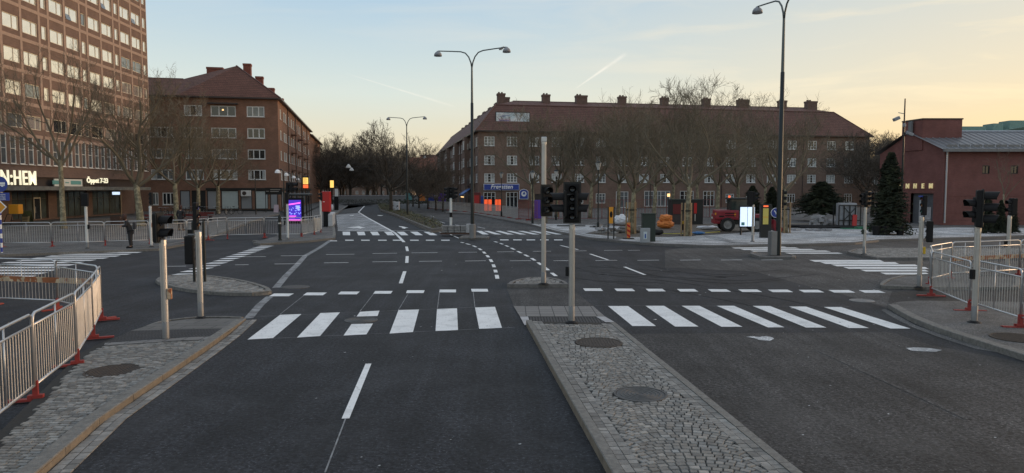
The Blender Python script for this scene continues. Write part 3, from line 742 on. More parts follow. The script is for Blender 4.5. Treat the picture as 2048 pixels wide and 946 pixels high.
# manholes
def manhole(px,py,z,r,m,label,pattern='ring'):
    c=P(px,py,z); t=thing('manhole_cover',label,'manhole cover',c)
    MB().lathe([(0,.001),(r*.98,.001),(r,-.02)],32).obj('plate',m,t)
    mb=MB()
    mb.lathe([(r*1.0,-.02),(r*1.0,.006),(r*1.09,.006),(r*1.10,-.02)],32)
    mb.obj('rim',m,t)
    mb=MB()
    if pattern=='ring':
        for k in range(1,6):
            q=r*.9*k/5.5; mb.lathe([(q-.016,.0),(q-.012,.007),(q+.012,.007),(q+.016,.0)],32)
    else:
        k=-r*.85
        while k<r*.86:
            h=math.sqrt(max(0,(r*.92)**2-k*k)); mb.box(k-.016,k+.016,-h,h,0,.008); k+=.06
    mb.obj('relief',m,t); return t
manhole(722,640,.006,.36,'grey_iron','grey manhole cover splitting the third zebra stripe left of the median')
manhole(228,742,.075,.42,'rust_iron','rusty manhole cover in the left pavement of setts','bars')
manhole(1198,685,.124,.42,'rust_iron','brownish manhole cover on the median, the one nearer the signal pole','bars')
manhole(1281,788,.124,.36,'grey_iron','grey ring patterned manhole cover in the setts of the median')
manhole(590,574,.006,.42,'grey_iron','dark manhole cover in the asphalt beside the rounded refuge island','bars')
manhole(2035,675,.114,.45,'rust_iron','rusty manhole cover in the right pavement at the picture edge','bars')
manhole(1724,601,.006,.30,'stone_grey','pale manhole cover in the old asphalt near the right kerb')
# ================================================================ BUILDINGS
def proj(x,y,z):
    c,s=math.cos(PITCH),math.sin(PITCH); dz=z-CH
    d=y*c-dz*s; u=y*s+dz*c
    return (1024+F*x/d,473-F*u/d) if d>0 else (-9999,0)
WC={}
def win_mesh(w,h,vb,hb,fw,bw,mf,ledge=True):
    k=('f',w,h,vb,hb,fw,bw,mf,ledge)
    if k not in WC:
        mb=MB(); mb.box(0,fw,.0,.07,0,h).box(w-fw,w,.0,.07,0,h).box(fw,w-fw,.0,.07,h-fw,h).box(fw,w-fw,.0,.07,0,fw)
        for v in vb: mb.box(v*w-bw/2,v*w+bw/2,.005,.065,fw,h-fw)
        xs=[fw]+[v*w for v in vb]+[w-fw]
        for b in hb: mb.box(fw,w-fw,.012,.05,b*h-.022,b*h+.022)
        if ledge: mb.box(-.06,w+.06,-.14,.02,-.05,.0)
        WC[k]=mb.mesh('window',mf)
    return WC[k]
def pane_mesh(w,h,mg):
    k=('p',w,h,mg)
    if k not in WC:
        if mg=='curtain':
            c=random.choice((.2,.26,.32))*w; mb=MB().quad((c,.045,.02),(w-c,.045,.02),(w-c,.045,h-.02),(c,.045,h-.02),0)
            mb.quad((.02,.045,.02),(c,.045,.02),(c,.045,h-.02),(.02,.045,h-.02),1).quad((w-c,.045,.02),(w-.02,.045,.02),(w-.02,.045,h-.02),(w-c,.045,h-.02),1)
            WC[k]=mb.mesh('pane',['glass_dark','glass_pale'])
        elif mg=='blind':
            z=.55*h; WC[k]=MB().quad((.02,.045,.02),(w-.02,.045,.02),(w-.02,.045,z),(.02,.045,z),0).quad((.02,.045,z),(w-.02,.045,z),(w-.02,.045,h-.02),(.02,.045,h-.02),1).mesh('pane',['glass_grey','glass_pale'])
        else: WC[k]=MB().quad((.02,.045,.02),(w-.02,.045,.02),(w-.02,.045,h-.02),(.02,.045,h-.02)).mesh('pane',mg)
    return WC[k]
class Fac:
    """a straight facade: u runs along it, y points inward"""
    def __init__(s,parent,x,y,ang):
        s.p=parent; s.x=x; s.y=y; s.a=ang; s.c=math.cos(ang); s.s=math.sin(ang)
    def w(s,u,y=0,z=0): return (s.x+u*s.c-y*s.s, s.y+u*s.s+y*s.c, z)
    def rel(s,u,y,z):
        w=Vector(s.w(u,y,z)); return w-s.p.location if s.p else w
    def place(s,name,me,u,y,z,parent=None):
        return link(name,me,parent or s.p,s.rel(u,y,z),s.a)
    def wall(s,W,z0,z1,holes,m,name='wall',rev=.16,thick=0):
        us=sorted({0,W}|{q for h in holes for q in h[:2]}); zs=sorted({z0,z1}|{q for h in holes for q in h[2:4]})
        mb=MB(); hs=sorted(holes)
        for i in range(len(us)-1):
            uc=(us[i]+us[i+1])/2; col=[h for h in holes if h[0]<uc<h[1]]
            j=0
            while j<len(zs)-1:
                zc=(zs[j]+zs[j+1])/2
                if any(h[2]<zc<h[3] for h in col): j+=1; continue
                k=j
                while k+1<len(zs)-1 and not any(h[2]<(zs[k+1]+zs[k+2])/2<h[3] for h in col): k+=1
                mb.quad((us[i],0,zs[j]),(us[i+1],0,zs[j]),(us[i+1],0,zs[k+1]),(us[i],0,zs[k+1])); j=k+1
        for a,b,c,d in holes:
            mb.quad((a,0,c),(b,0,c),(b,rev,c),(a,rev,c)); mb.quad((a,rev,d),(b,rev,d),(b,0,d),(a,0,d))
            mb.quad((a,0,d),(a,0,c),(a,rev,c),(a,rev,d)); mb.quad((b,rev,d),(b,rev,c),(b,0,c),(b,0,d))
        return mb.obj(name,m,s.p,s.rel(0,0,0),s.a)
    def window(s,u0,u1,z0,z1,vb,hb,fw=.07,bw=.07,mf='white_frame',mg='glass_dark',y=.07,name='window',ledge=True):
        f=s.place(name,win_mesh(round(u1-u0,3),round(z1-z0,3),vb,hb,fw,bw,mf,ledge),u0,y,z0)
        link('pane',pane_mesh(round(u1-u0,3),round(z1-z0,3),mg),f); return f
def gable_body(f,W,Dp,z0,z1,m,parent,name='side_walls',front=False):
    """rear and side walls of a box behind facade f"""
    mb=MB(); a,b=(0,.0,z0),(W,.0,z0)
    mb.quad((W,0,z0),(W,Dp,z0),(W,Dp,z1),(W,0,z1)); mb.quad((W,Dp,z0),(0,Dp,z0),(0,Dp,z1),(W,Dp,z1)); mb.quad((0,Dp,z0),(0,0,z0),(0,0,z1),(0,Dp,z1))
    return mb.obj(name,m,parent,f.rel(0,0,0),f.a)
# ---------------------------------------------------------------- left tower block
ta=PI/2+math.atan(.0596)
Y0=52.0
YC=87.05
tw=thing('tower_block','tall brown brick tower block at the left with a grid of paler brick bands','building',(-39.2-.0596*Y0,Y0,0))
fx=Fac(tw,tw.location.x,Y0,ta); kk=1/math.cos(math.atan(.0596))
UC=(YC-Y0)*kk; TH=34
bays=[]; u=UC
while u>.5:
    for wd in (1.42,2.68,2.68):
        if u-wd<0: u=0; break
        bays.append((u-wd,u)); u-=wd
holes=[]; wins=[]
random.seed(11)
for a,b in bays:
    nar=(b-a)<2
    for k in range(9):
        zt=9.72+2.80*k; q=(a+.27,b-.27,zt-1.22,zt) if not nar else (a+.38,b-.30,zt-1.22,zt)
        holes.append(q); wins.append((q,nar,k))
tall=[]; u=UC-1.0
while u>.8:
    q=(u-.78,u,5.34,7.97); holes.append(q); tall.append(q); u-=1.24
fx.wall(UC,4.25,TH,holes,'brick_tower','wall')
mb=MB()
W_,Dp=UC,15
mb.quad((UC,0,4.25),(UC,Dp,4.25),(UC,Dp,TH),(UC,0,TH)).quad((UC,Dp,0),(0,Dp,0),(0,Dp,TH),(UC,Dp,TH)).quad((0,Dp,4.25),(0,0,4.25),(0,0,TH),(0,Dp,TH)).quad((0,0,TH),(UC,0,TH),(UC,Dp,TH),(0,Dp,TH))
mb.quad((0,0,4.25),(0,3.2,4.25),(UC,3.2,4.25),(UC,0,4.25)).quad((UC,3.2,0),(UC,Dp,0),(UC,Dp,4.25),(UC,3.2,4.25)).quad((0,Dp,0),(0,3.2,0),(0,3.2,4.25),(0,Dp,4.25))
mb.obj('rear_walls','brick_tower',tw,fx.rel(0,0,0),ta)
mb=MB()
for a,b in bays: mb.box(b-.16,b+.16 if b<UC-.1 else b,-.025,-.002,8.6,TH)
for k in range(10):
    zt=9.72+2.80*k
    for a,b in bays: mb.box(a+.162,b-.162,-.022,-.002,zt-1.98,zt-1.68)
mb.obj('pale_brick_bands','brick_pale',tw,fx.rel(0,0,0),ta)
mbo=MB(); mbp=MB()
for q,nar,k in wins:
    x,y,z=fx.w((q[0]+q[1])/2,0,(q[2]+q[3])/2); px,py=proj(x,y,z)
    g='glass_mirror' if k>=1 else random.choice(('glass_mirror_dark','glass_dark','glass_mirror_dark','glass_mirror'))
    if k>=1 and random.random()<.06: g='glass_mirror_dark'
    vb=() if nar else ((.62,) if random.random()<.75 else (.38,))
    if -30<px<1000 and py>-25: fx.window(*q,vb,(),fw=.06,bw=.06,mf='frame_cream',mg=g,y=.04,ledge=False)
    else:
        w0=MB().box(q[0],q[1],.04,.1,q[2],q[3]); mbo.v+=[]; n=len(mbo.v); mbo.add(w0.v,w0.f)
mbo.obj('upper_windows','glass_mirror',tw,fx.rel(0,0,0),ta)['kind']='stuff'
for q in tall: fx.window(*q,(),(.5,),fw=.08,bw=.05,mf='white_frame',mg='glass_mirror_dark',y=.02,name='tall_window')
# open casements catching the sky
for (bi,k) in ((1,5),(4,5),(7,4),(10,5),(13,4)):
    if bi<len(bays):
        a,b=bays[bi]; zt=9.65+2.78*k
        c=MB().box(0,.85,-.03,.0,0,1.02).mesh('open_casement','glass_mirror_dark'); o=fx.place('open_casement',c,a+.36,-.02,zt-1.1); o.rotation_euler=(R_(-14),0,ta)
# canopy, fascia and shopfront
MB().box(2,UC-1.0,-.35,3.0,3.06,3.42).obj('canopy','canopy_grey',tw,fx.rel(0,0,0),ta)
MB().box(2,UC-1.2,.25,3.1,3.42,4.25).obj('fascia','fascia_dark',tw,fx.rel(0,0,0),ta)
mb=MB()
RY=3.12
def upx(p,dep=RY):
    """u on the recessed plane for picture column p"""
    q=(p-1024)/F; X0=-39.2-dep/kk*1.0; Z=(X0)/(q+.0596) ; return (Z-Y0)*kk
ub=[upx(p) for p in (-60,2,28,100,117,178,188,246,271)]
shop=[(ub[0],ub[1]),(ub[2],ub[3]),(ub[4],ub[5]),(ub[6],ub[7])]
sh=[(a,b,.25,3.0) for a,b in shop]
f2=Fac(tw,*fx.w(0,RY)[:2],ta)
f2.wall(upx(271),0,3.06,sh,'brick_tower','shop_wall',rev=.2)
for i,(a,b,c,d) in enumerate(sh):
    f2.window(a,b,c,d,(.2,.4,.6,.8),(.72,),fw=.09,bw=.05,mf='gutter',mg='shop_glass',y=.12,name='shop_window',ledge=False)
# glazed door
dmb=MB().box(0,.09,-.02,.05,0,2.3).box(1.0,1.09,-.02,.05,0,2.3).box(.09,1.0,-.02,.05,2.2,2.3)
dr=f2.place('door',dmb.mesh('door','frame_cream'),upx(72),0.05,.05); MB().box(.09,1.0,.0,.03,.05,2.2).obj('pane','glass_dark',dr); MB().box(.14,.17,-.08,-.02,.8,1.4).obj('handle','steel',dr)
# sign letters standing on the canopy
def u_face(p,dep=0.0):
    q=(p-1024)/F; X0=-39.2-dep; return ((X0)/(q+.0596)-Y0)*kk
o=text_obj('sign_letters','VÄRN:HEM',1.80,'sign_lit',tw,fx.rel(u_face(74),-.1,3.42+.66),ta,ext=.05,align='RIGHT',bold=.012,sx=.86,spacing=1.10)
o['label']='large lit cream letters on the canopy'
o=text_obj('opening_hours_letters','Öppet 7-23',.72,'sign_lit',tw,fx.rel(u_face(196),-.1,4.05),ta,ext=.03,align='CENTER',bold=.015,sx=1.25)
mb=MB()
for p in (172,182,192,202,212,222): mb.box(u_face(p)-.03,u_face(p)+.03,0,.05,3.42,4.6)
mb.box(u_face(170),u_face(223),.0,.04,3.72,3.76); mb.obj('sign_frame','gutter',tw,fx.rel(0,0,0),ta)
b=MB().box(u_face(105),u_face(161),-.30,-.22,3.44,4.14).obj('sign_panel','sign_white',tw,fx.rel(0,0,0),ta)
mb=MB(); uc=(u_face(112),u_face(148))
for c in uc: mb.box(c-.9,c+.9,-.315,-.301,3.62,3.98)
mb.box(uc[0]+1.2,uc[1]-1.2,-.315,-.301,3.74,3.84); mb.obj('sign_emblem','sign_teal',b)
MB().box(u_face(28),u_face(55),2.0,2.06,2.5,2.9).obj('shop_lettering','letter_gold',tw,fx.rel(0,0,0),ta)

# ---------------------------------------------------------------- mid-left brick house
mx,my=P(560,423)[:2]
md=thing('corner_apartment_building','orange-brown brick corner building with red hipped roof, right of the tower block','building',(mx,my,0))
sa=PI/2+math.atan(.205)     # side facade direction
fa=sa-PI/2                  # front facade direction
FW=34.0
ff=Fac(md,mx-FW*math.cos(fa),my-FW*math.sin(fa),fa)
def ufront(p,f,W):
    q=(p-1024)/F; # intersect ray with facade line
    dx,dy=f.c,f.s; return (q*f.y-f.x)/(dx-q*dy)
EM=16.0
rows=[(13.3,14.76),(10.3,11.72),(7.4,8.75),(4.5,5.9)]
cols=[(516,2.35),(452,3.3),(392,2.35),(333,2.35),(300,2.0)]
holes=[];wl=[]
for ci,(p,w) in enumerate(cols):
    uc=ufront(p,ff,FW)
    for ri,(a,b) in enumerate(rows):
        if ci>=3 and ri==0: continue
        q=(uc-w/2,uc+w/2,a,b); holes.append(q); wl.append(q)
shops=[(390,470,'shop_panel'),(478,532,'shop_panel_grey'),(541,-1,'')]
sw=[]
for a,b,g in ((388,470,'shop_panel'),(479,496+36-1,'shop_panel_grey'),(508,538,'shop_panel'),(541,556,'shop_panel_grey')):
    pass
for a,b,g in ((443,478,'shop_panel'),(482,505,'shop_panel_grey'),(510,537,'shop_panel'),(541,556,'shop_panel_grey'),(415,438,'shop_panel_grey'),(361,381,'shop_panel_grey')):
    q=(ufront(a,ff,FW),ufront(b,ff,FW),.35,3.0); holes.append(q); sw.append((q,g))
for a,b in ((326,350),(300,318)):
    q=(ufront(a,ff,FW),ufront(b,ff,FW),1.0,2.7); holes.append(q); wl.append(q)
ar=(ufront(384,ff,FW),ufront(412,ff,FW),.05,3.0); holes.append(ar)
ff.wall(FW,0,EM,holes,'brick_mid','wall')
for q in wl: ff.window(*q,(.33,.67),(),fw=.12,bw=.13,mg=random.choice(('curtain','glass_dark','curtain','glass_grey','glass_dark')),y=.03)
for q,g in sw: ff.window(*q,(),(),fw=.10,bw=.05,mf='black_metal',mg=g,y=.05,name='shop_window',ledge=False)
MB().quad((ar[0],.16,ar[2]),(ar[1],.16,ar[2]),(ar[1],.16,ar[3]),(ar[0],.16,ar[3])).obj('gateway','black_metal',md,ff.rel(0,0,0),fa)
# dark shop fascia
MB().box(ufront(413,ff,FW),FW+.05,-.10,-.002,3.0,3.35).box(ufront(413,ff,FW),FW+.05,-.05,-.003,.0,.33).obj('shop_fascia','black_metal',md,ff.rel(0,0,0),fa)
# oriel under the eaves with a dark canopy, one window lit
uo=ufront(452,ff,FW)
MB().box(uo-2.0,uo+2.0,-.55,-.05,14.95,15.15).obj('oriel_canopy','gutter',md,ff.rel(0,0,0),fa)
for i in range(3):
    MB().box(-.12,.12,-.012,.0,-.1,.1).obj('lamp_glow','lit_window',md,ff.rel(uo-.05+(i-1)*.16,.055,14.2),fa) if i==1 else None
ac=MB().bbox(0,1.3,-.5,0,0,.8,.04).obj('air_conditioner','white_frame',md,ff.rel(ufront(484,ff,FW),-.06,2.2),fa); MB().lathe([(0,-.0),(.28,.0),(.28,.02)],16).obj('fan_grille','gutter',ac,(.45,-.505,.4)).rotation_euler=(PI/2,0,0)
# side facade
SW=58.0
fs=Fac(md,mx,my,sa)
def uside(p):
    q=(p-1024)/F; return (q*fs.y-fs.x)/(fs.c-q*fs.s)
holes=[];wl=[]
cu=[3.2,7.6,9.9,14.2,18.4,21.6,25.8,30,33.4,37.5,41.6,45,49.2,53.4]
for i,u in enumerate(cu):
    for ri,(a,b) in enumerate(rows):
        w=1.5 if i%3!=1 else 1.9; q=(u-w/2,u+w/2,a,b); holes.append(q); wl.append(q)
for u in (2,8,14,20,26,32,38,44,50): holes.append((u,u+4.6,.4,2.9))
fs.wall(SW,0,EM,holes,'brick_mid','wall')
random.seed(3)
for q in wl: fs.window(*q,(.5,),(),fw=.11,bw=.09,mg=random.choice(('glass_mirror','glass_mirror_dark','glass_pale')),y=.03)
for u in (2,8,14,20,26,32,38,44,50): fs.window(u,u+4.6,.4,2.9,(.33,.66),(),fw=.12,bw=.08,mf='black_metal',mg='shop_panel_grey',name='shop_window',ledge=False)
MB().box(0,SW,-.10,-.002,3.0,3.35).obj('shop_fascia','black_metal',md,fs.rel(0,0,0),sa)
for u in (12,24,36,48): MB().tube([(u,-.1,.2),(u,-.1,EM)],.07,6).obj('downpipe','gutter',md,fs.rel(0,0,0),sa)
for u in (18.4,30,41.6): 
    for z in (7.1,10.0,13.0): MB().box(u-1.3,u+1.3,-.9,-.02,z-.9,z-.75).box(u-1.3,u+1.3,-.9,-.85,z-.75,z).obj('balcony','brick_mid',md,fs.rel(0,0,0),sa)
# back walls & roof, in front-facade coordinates (x=u, y=inward)
WD=12.8 # depth of the wings
RL=Vector(ff.rel(0,0,0))
def hip_roof(name,m,parent,loc,ang,outer,inner,ridge_close=True):
    """outer/inner lists of (x,y,z) with same count: ring of sloping faces"""
    mb=MB(); n=len(outer)
    for i in range(n):
        j=(i+1)%n; a,b,c,d=outer[i],outer[j],inner[j],inner[i]
        vs=[a,b,c,d]; 
        if (Vector(c)-Vector(d)).length<1e-4: mb.add([a,b,c],[(0,1,2)])
        else: mb.quad(a,b,c,d)
    return mb.obj(name,m,parent,loc,ang)
ov=.45
zr=21.3; e=EM-.05
o_=[(-1,-ov,e),(FW+ov,-ov,e),(FW+ov,SW+ov,e),(FW-WD-ov,SW+ov,e),(FW-WD-ov,WD+ov,e),(-1,WD+ov,e)]
zl=19.2
mbr=MB()
pk_=(FW-WD/2,WD*.48,zr); pk2=(FW-WD/2,SW-WD*.4,zr-.5)
v1=(FW-WD-1.0,WD*.5,zl); v0=(-1,WD*.5,zl)
mbr.add([o_[0],(FW-WD-ov,-ov,e),o_[1],pk_,v1,v0],[(0,1,4,5),(1,2,3,4)])
mbr.add([o_[1],o_[2],pk2,pk_],[(0,1,2,3)])
mbr.add([o_[2],o_[3],pk2],[(0,1,2)])
mbr.add([o_[3],o_[4],v1,pk_,pk2],[(0,1,2,3),(0,3,4)])
mbr.add([o_[4],o_[5],v0,v1],[(0,1,2,3)])
rf=mbr.obj('roof','tile_red',md,RL,fa)
MB().tube([o_[1],pk_],.12,5).tube([pk_,pk2],.12,5).tube([v0,v1],.1,5).obj('ridge_tiles','ridge_trim',rf)
MB().box(-1,FW+ov,-ov-.08,0,EM-.22,EM).box(FW,FW+ov+.08,0,SW+ov,EM-.22,EM).obj('eaves','gutter',rf)
def chim(parent,x,y,z0,z1,w,d,m='chimney_red',pots=0):
    mb=MB().box(x-w/2,x+w/2,y-d/2,y+d/2,z0,z1-.3).box(x-w/2-.06,x+w/2+.06,y-d/2-.06,y+d/2+.06,z1-.3,z1)
    for k in range(pots): mb.box(x-w/2+.15+k*.5,x-w/2+.4+k*.5,y-.15,y+.15,z1,z1+.25)
    return mb.obj('chimney',m,parent)
chim(rf,FW-WD/2+.9,WD*.8,18,22.3,1.1,1.0); chim(rf,FW-WD/2+2.1,WD*1.1,17,21.0,1.1,1.0); chim(rf,FW-WD/2-4.0,WD*.9,17,21.8,2.3,1.0,'chimney_red')
chim(rf,FW-WD/2+1.9,30,18,21.4,1.0,1.3); chim(rf,FW-WD/2+1.9,44,18,21.3,1.0,1.3)
mb=MB().quad((0,WD,0),(0,0,0),(0,0,EM),(0,WD,EM)).quad((FW-WD,WD,0),(0,WD,0),(0,WD,EM),(FW-WD,WD,EM)).quad((FW-WD,SW,0),(FW-WD,WD,0),(FW-WD,WD,EM),(FW-WD,SW,EM)).quad((FW,SW,0),(FW-WD,SW,0),(FW-WD,SW,EM),(FW,SW,EM))
mb.obj('rear_walls','brick_mid',md,RL,fa)
# second building further along the left side
x2,y2=fs.w(SW+.3,-.0)[:2]
nb=thing('apartment_building','pinkish brick apartment building with closed eaves further down the left street side','building',(x2,y2,0))
f3=Fac(nb,x2,y2,sa); N2=34.0
holes=[];wl=[]
for i in range(9):
    for (a,b) in [(12.4,13.9),(9.5,11),(6.6,8.1),(4.1,5.3)]:
        q=(2+i*3.6,3.1+i*3.6,a,b); holes.append(q); wl.append(q)
f3.wall(N2,0,15.4,holes,'brick_mid','wall')
for q in wl: f3.window(*q,(.5,),(),mf='sill',mg='glass_dark',ledge=False)
mb=MB().quad((0,12,0),(0,0,0),(0,0,15.4),(0,12,15.4)).quad((N2,0,0),(N2,12,0),(N2,12,15.4),(N2,0,15.4)); mb.obj('rear_walls','brick_mid',nb,f3.rel(0,0,0),sa)
hip_roof('roof','tile_red',nb,f3.rel(0,0,0),sa,[(-.3,-.5,15.3),(N2+.5,-.5,15.3),(N2+.5,12.5,15.3),(-.3,12.5,15.3)],[(0.3,6,18.6),(N2-5,6,18.6),(N2-5,6,18.6),(.3,6,18.6)])
MB().box(-.3,N2+.5,-.6,0,15.1,15.35).obj('eaves','gutter',nb,f3.rel(0,0,0),sa)

# ---------------------------------------------------------------- right long brick building
rx,ry=P(957,419)[:2]
rb=thing('long_brick_building','long brown brick building with red tiled roof and a row of chimneys behind the square','building',(rx,ry,0))
ra=math.atan(.187); RW=68.5; ER=12.35
fr=Fac(rb,rx,ry,ra)
def ur(p): 
    q=(p-1024)/F; return (q*fr.y-fr.x)/(fr.c-q*fr.s)
pc=[979,1024,1068,1113,1158,1201,1244,1287,1329,1373,1417,1459,1500,1541,1581,1621,1659,1695]
rowsR=[(9.94,11.4),(7.0,8.45),(4.25,5.65)]
holes=[];wl=[]
for i,p in enumerate(pc):
    uc=ur(p)
    for a,b in rowsR:
        w=1.62; q=(uc-w/2,uc+w/2,a,b); holes.append(q); wl.append((q,1))
gf=[(979,1.9,.35,2.75),(1024,1.9,.15,2.75),(1113,.0,0,0),(1158,1.4,.9,2.5),(1201,1.6,.9,2.5),(1244,2.1,.15,2.8),(1302,2.4,.35,2.9),(1326,2.4,.35,2.9),(1373,2.4,.35,2.9),(1417,2.0,.35,2.9),(1459,1.5,.9,2.4),(1500,1.5,.9,2.4),(1541,1.5,.9,2.4),(1581,1.5,.9,2.4),(1621,1.5,.9,2.4),(1659,1.5,.4,2.6),(1695,1.5,.9,2.4)]
gw=[]
for p,w,a,b in gf:
    if w: uc=ur(p); q=(uc-w/2,uc+w/2,a,b); holes.append(q); gw.append(q)
dq=(ur(1078)-.7,ur(1078)+.7,.05,2.4); holes.append(dq); dq2=(ur(1141)-.9,ur(1141)+.9,.05,2.7); holes.append(dq2)
fr.wall(RW,0,ER,holes,'brick_far','wall')
random.seed(21)
for i,(q,_) in enumerate(wl): fr.window(*q,(.34,.66),(.33,.66),fw=.10,bw=.12,mg=random.choice(('curtain','glass_grey','glass_dark','curtain','blind','glass_pale')),y=.03)
for q in gw: fr.window(*q,(.33,.66),(.7,),fw=.10,bw=.09,mg=random.choice(('glass_dark','glass_dark','glass_grey')),y=.03,name='ground_floor_window',ledge=False)
for d_ in (dq,dq2): fr.place('door',MB().box(0,d_[1]-d_[0],.1,.14,0,d_[3]-d_[2]).mesh('door','fascia_dark'),d_[0],0,d_[2])
for p,m_ in ((1340,'lit_window'),): 
    MB().box(-.5,.5,-.03,.0,-.25,.25).obj('shop_glow',m_,rb,fr.rel(ur(p),.06,2.2),ra)
# roof: steep lower slope, shallow upper slope
ZB=16.7; ZR=17.8
Dp=13.5; LW=80.0
# footprint: front wing u 0..RW, y 0..Dp ; left wing u 0..Dp, y 0..LW
inb=3.3; inr=4.9
ovh=.4; ez=ER-.02
outer=[(-ovh,-ovh,ez),(RW+ovh,-ovh,ez),(RW+ovh,Dp+ovh,ez),(Dp+ovh,Dp+ovh,ez),(Dp+ovh,LW+ovh,ez),(-ovh,LW+ovh,ez)]
mid=[(inb,inb*.95,ZB),(RW-inr,inb*.95,ZB),(RW-inr,Dp-inb,ZB),(Dp-inb,Dp-inb,ZB),(Dp-inb,LW-inb,ZB),(inb,LW-inb,ZB)]
hy=Dp/2
inn=[(hy,hy,ZR),(RW-inr-3.2,hy,ZR),(RW-inr-3.2,hy,ZR),(hy,hy,ZR),(hy,LW-hy,ZR),(hy,LW-hy,ZR)]
rf=hip_roof('roof','tile_far',rb,fr.rel(0,0,0),ra,outer,mid)
mb=MB()
for i in range(6):
    j=(i+1)%6; a,b,c,d=[tuple(Vector(q)+Vector((0,0,.0))) for q in (mid[i],mid[j],inn[j],inn[i])]
    if (Vector(c)-Vector(d)).length<1e-4: mb.add([a,b,c],[(0,1,2)])
    else: mb.quad(a,b,c,d)
mb.obj('upper_roof','tile_far',rf)
MB().tube([mid[0],mid[1]],.11,5).tube([mid[0],mid[5]],.11,5).tube([outer[0],mid[0]],.1,5).tube([outer[1],mid[1]],.1,5).tube([inn[0],inn[1]],.1,5).obj('ridge_tiles','ridge_trim',rf)
MB().box(-ovh-.1,RW+ovh+.1,-ovh-.12,-.0,ER-.22,ER).box(-ovh-.12,0,-ovh,LW,ER-.22,ER).obj('eaves','gutter',rf)
for p in (1003,1092,1162,1243,1327,1410,1483,1561,1618):
    r=pray(p,200); q=(p-1024)/F
    # u at depth of ridge line (hy inward)
    f_=Fac(None,*fr.w(0,hy-1.0)[:2],ra); u=(q*f_.y-f_.x)/(f_.c-q*f_.s)
    chim(rf,u,hy-.6,16.6,18.9,1.25 if p not in (1162,1483,1618) else 1.9,1.1,'chimney_dark',2)
for k in range(9): chim(rf,hy-.3,hy+5.5+k*7.6,16.6,19.0,1.1,2.6,'chimney_dark')
mb=MB().quad((RW,0,0),(RW,Dp,0),(RW,Dp,ER),(RW,0,ER)).quad((RW,Dp,0),(Dp,Dp,0),(Dp,Dp,ER),(RW,Dp,ER)).quad((Dp,Dp,0),(Dp,LW,0),(Dp,LW,ER),(Dp,Dp,ER)).quad((Dp,LW,0),(0,LW,0),(0,LW,ER),(Dp,LW,ER))
mb.obj('rear_walls','brick_far',rb,fr.rel(0,0,0),ra)
# left (street) facade: from far to near
fl=Fac(rb,*fr.w(0,LW)[:2],ra-PI/2)
holes=[];wl=[]
random.seed(9)
for i in range(19):
    u=LW-2.2-i*4.1
    for a,b in rowsR:
        w=1.25 if i%4 else 1.9; q=(u-w/2,u+w/2,a,b); holes.append(q); wl.append((q,i%4==2))
for i in range(11):
    u=LW-5.4-i*7; holes.append((u-2,u+2,.3,2.8))
fl.wall(LW,0,ER,holes,'brick_far','wall')
for q,pj in wl: fl.window(*q,(.5,),(.33,.66),fw=.10,bw=.09,mg=random.choice(('glass_grey','glass_pale','glass_dark')),y=.03)
for i in range(11):
    u=LW-5.4-i*7; fl.window(u-2,u+2,.3,2.8,(.5,),(.75,),mf='sill',mg='glass_dark',name='ground_floor_window',ledge=False)
for i in (2,6,10,14): 
    u=LW-2.2-i*4.1-2.05; MB().box(u-1.3,u+1.3,-.85,-.01,3.7,12.1).obj('bay','brick_far',rb,fl.rel(0,0,0),fl.a)
for i in (2,6,10,14):
    u=LW-2.2-i*4.1-2.05
    for a,b in rowsR: 
        g=Fac(rb,*fl.w(u-.9,-.87)[:2],fl.a); g.window(0,1.8,a,b,(.5,),(.33,.66),fw=.1,bw=.08,mg='glass_pale',y=-.03)
for i in (1,3,5,8,11): 
    u=LW-2.2-i*4.1-1.2; MB().tube([(u,-.08,.2),(u,-.08,ER)],.07,5).obj('downpipe','gutter',rb,fl.rel(0,0,0),fl.a)
for p in (1148,1300,1442,1603): MB().tube([(ur(p),-.08,.2),(ur(p),-.08,ER)],.07,5).obj('downpipe','gutter',rb,fr.rel(0,0,0),ra)
# balconies on the left facade corner
for z in (3.9,6.7,9.6): MB().box(LW-6.2,LW-4.2,-1.0,-.02,z,z+.12).box(LW-6.2,LW-4.2,-1.02,-.98,z+.12,z+1.0).obj('balcony','gutter',rb,fl.rel(0,0,0),fl.a)
# roof billboard
bu0,bu1=ur(993),ur(1062)
bb=MB().box(0,bu1-bu0,.9,1.05,13.25,15.35).obj('billboard','black_metal',rb,fr.rel(bu0,0,0),ra); bb['label']='framed pale blue billboard on the roof slope'
MB().box(.12,bu1-bu0-.12,.86,.895,13.37,15.23).obj('poster','billboard',bb)
MB().box(.5,2.4,.845,.858,13.6,14.3).obj('text_block','billboard_pink',bb)
mb=MB(); 
for k in range(2): mb.box(.6,2.2,.835,.843,13.75+k*.22,13.85+k*.22)
mb.box(.7,1.6,.835,.858,14.55,14.62).box(1.0,2.3,.835,.858,14.75,14.8); mb.obj('poster_lines','sign_blue',bb)
MB().box(.2,.3,1.0,3.2,13.2,13.3).box(4.6,4.7,1.0,3.2,13.2,13.3).obj('bracket','black_metal',bb)
# restaurant sign
su0,su1=ur(967),ur(1038)
sg=MB().bbox(0,su1-su0,-.30,-.05,3.0,4.02,.10).obj('shop_sign','white_paint',rb,fr.rel(su0,0,0),ra); sg['label']='long blue sign with white blackletter lettering'
MB().bbox(.07,su1-su0-.07,-.325,-.29,3.07,3.95,.015).obj('sign_face','sign_blue',sg)
text_obj('lettering','Fregatten',.92,'white_paint',sg,((su1-su0)/2,-.35,3.55),0,ext=.015,shear=.25,bold=.02,sx=1.0)
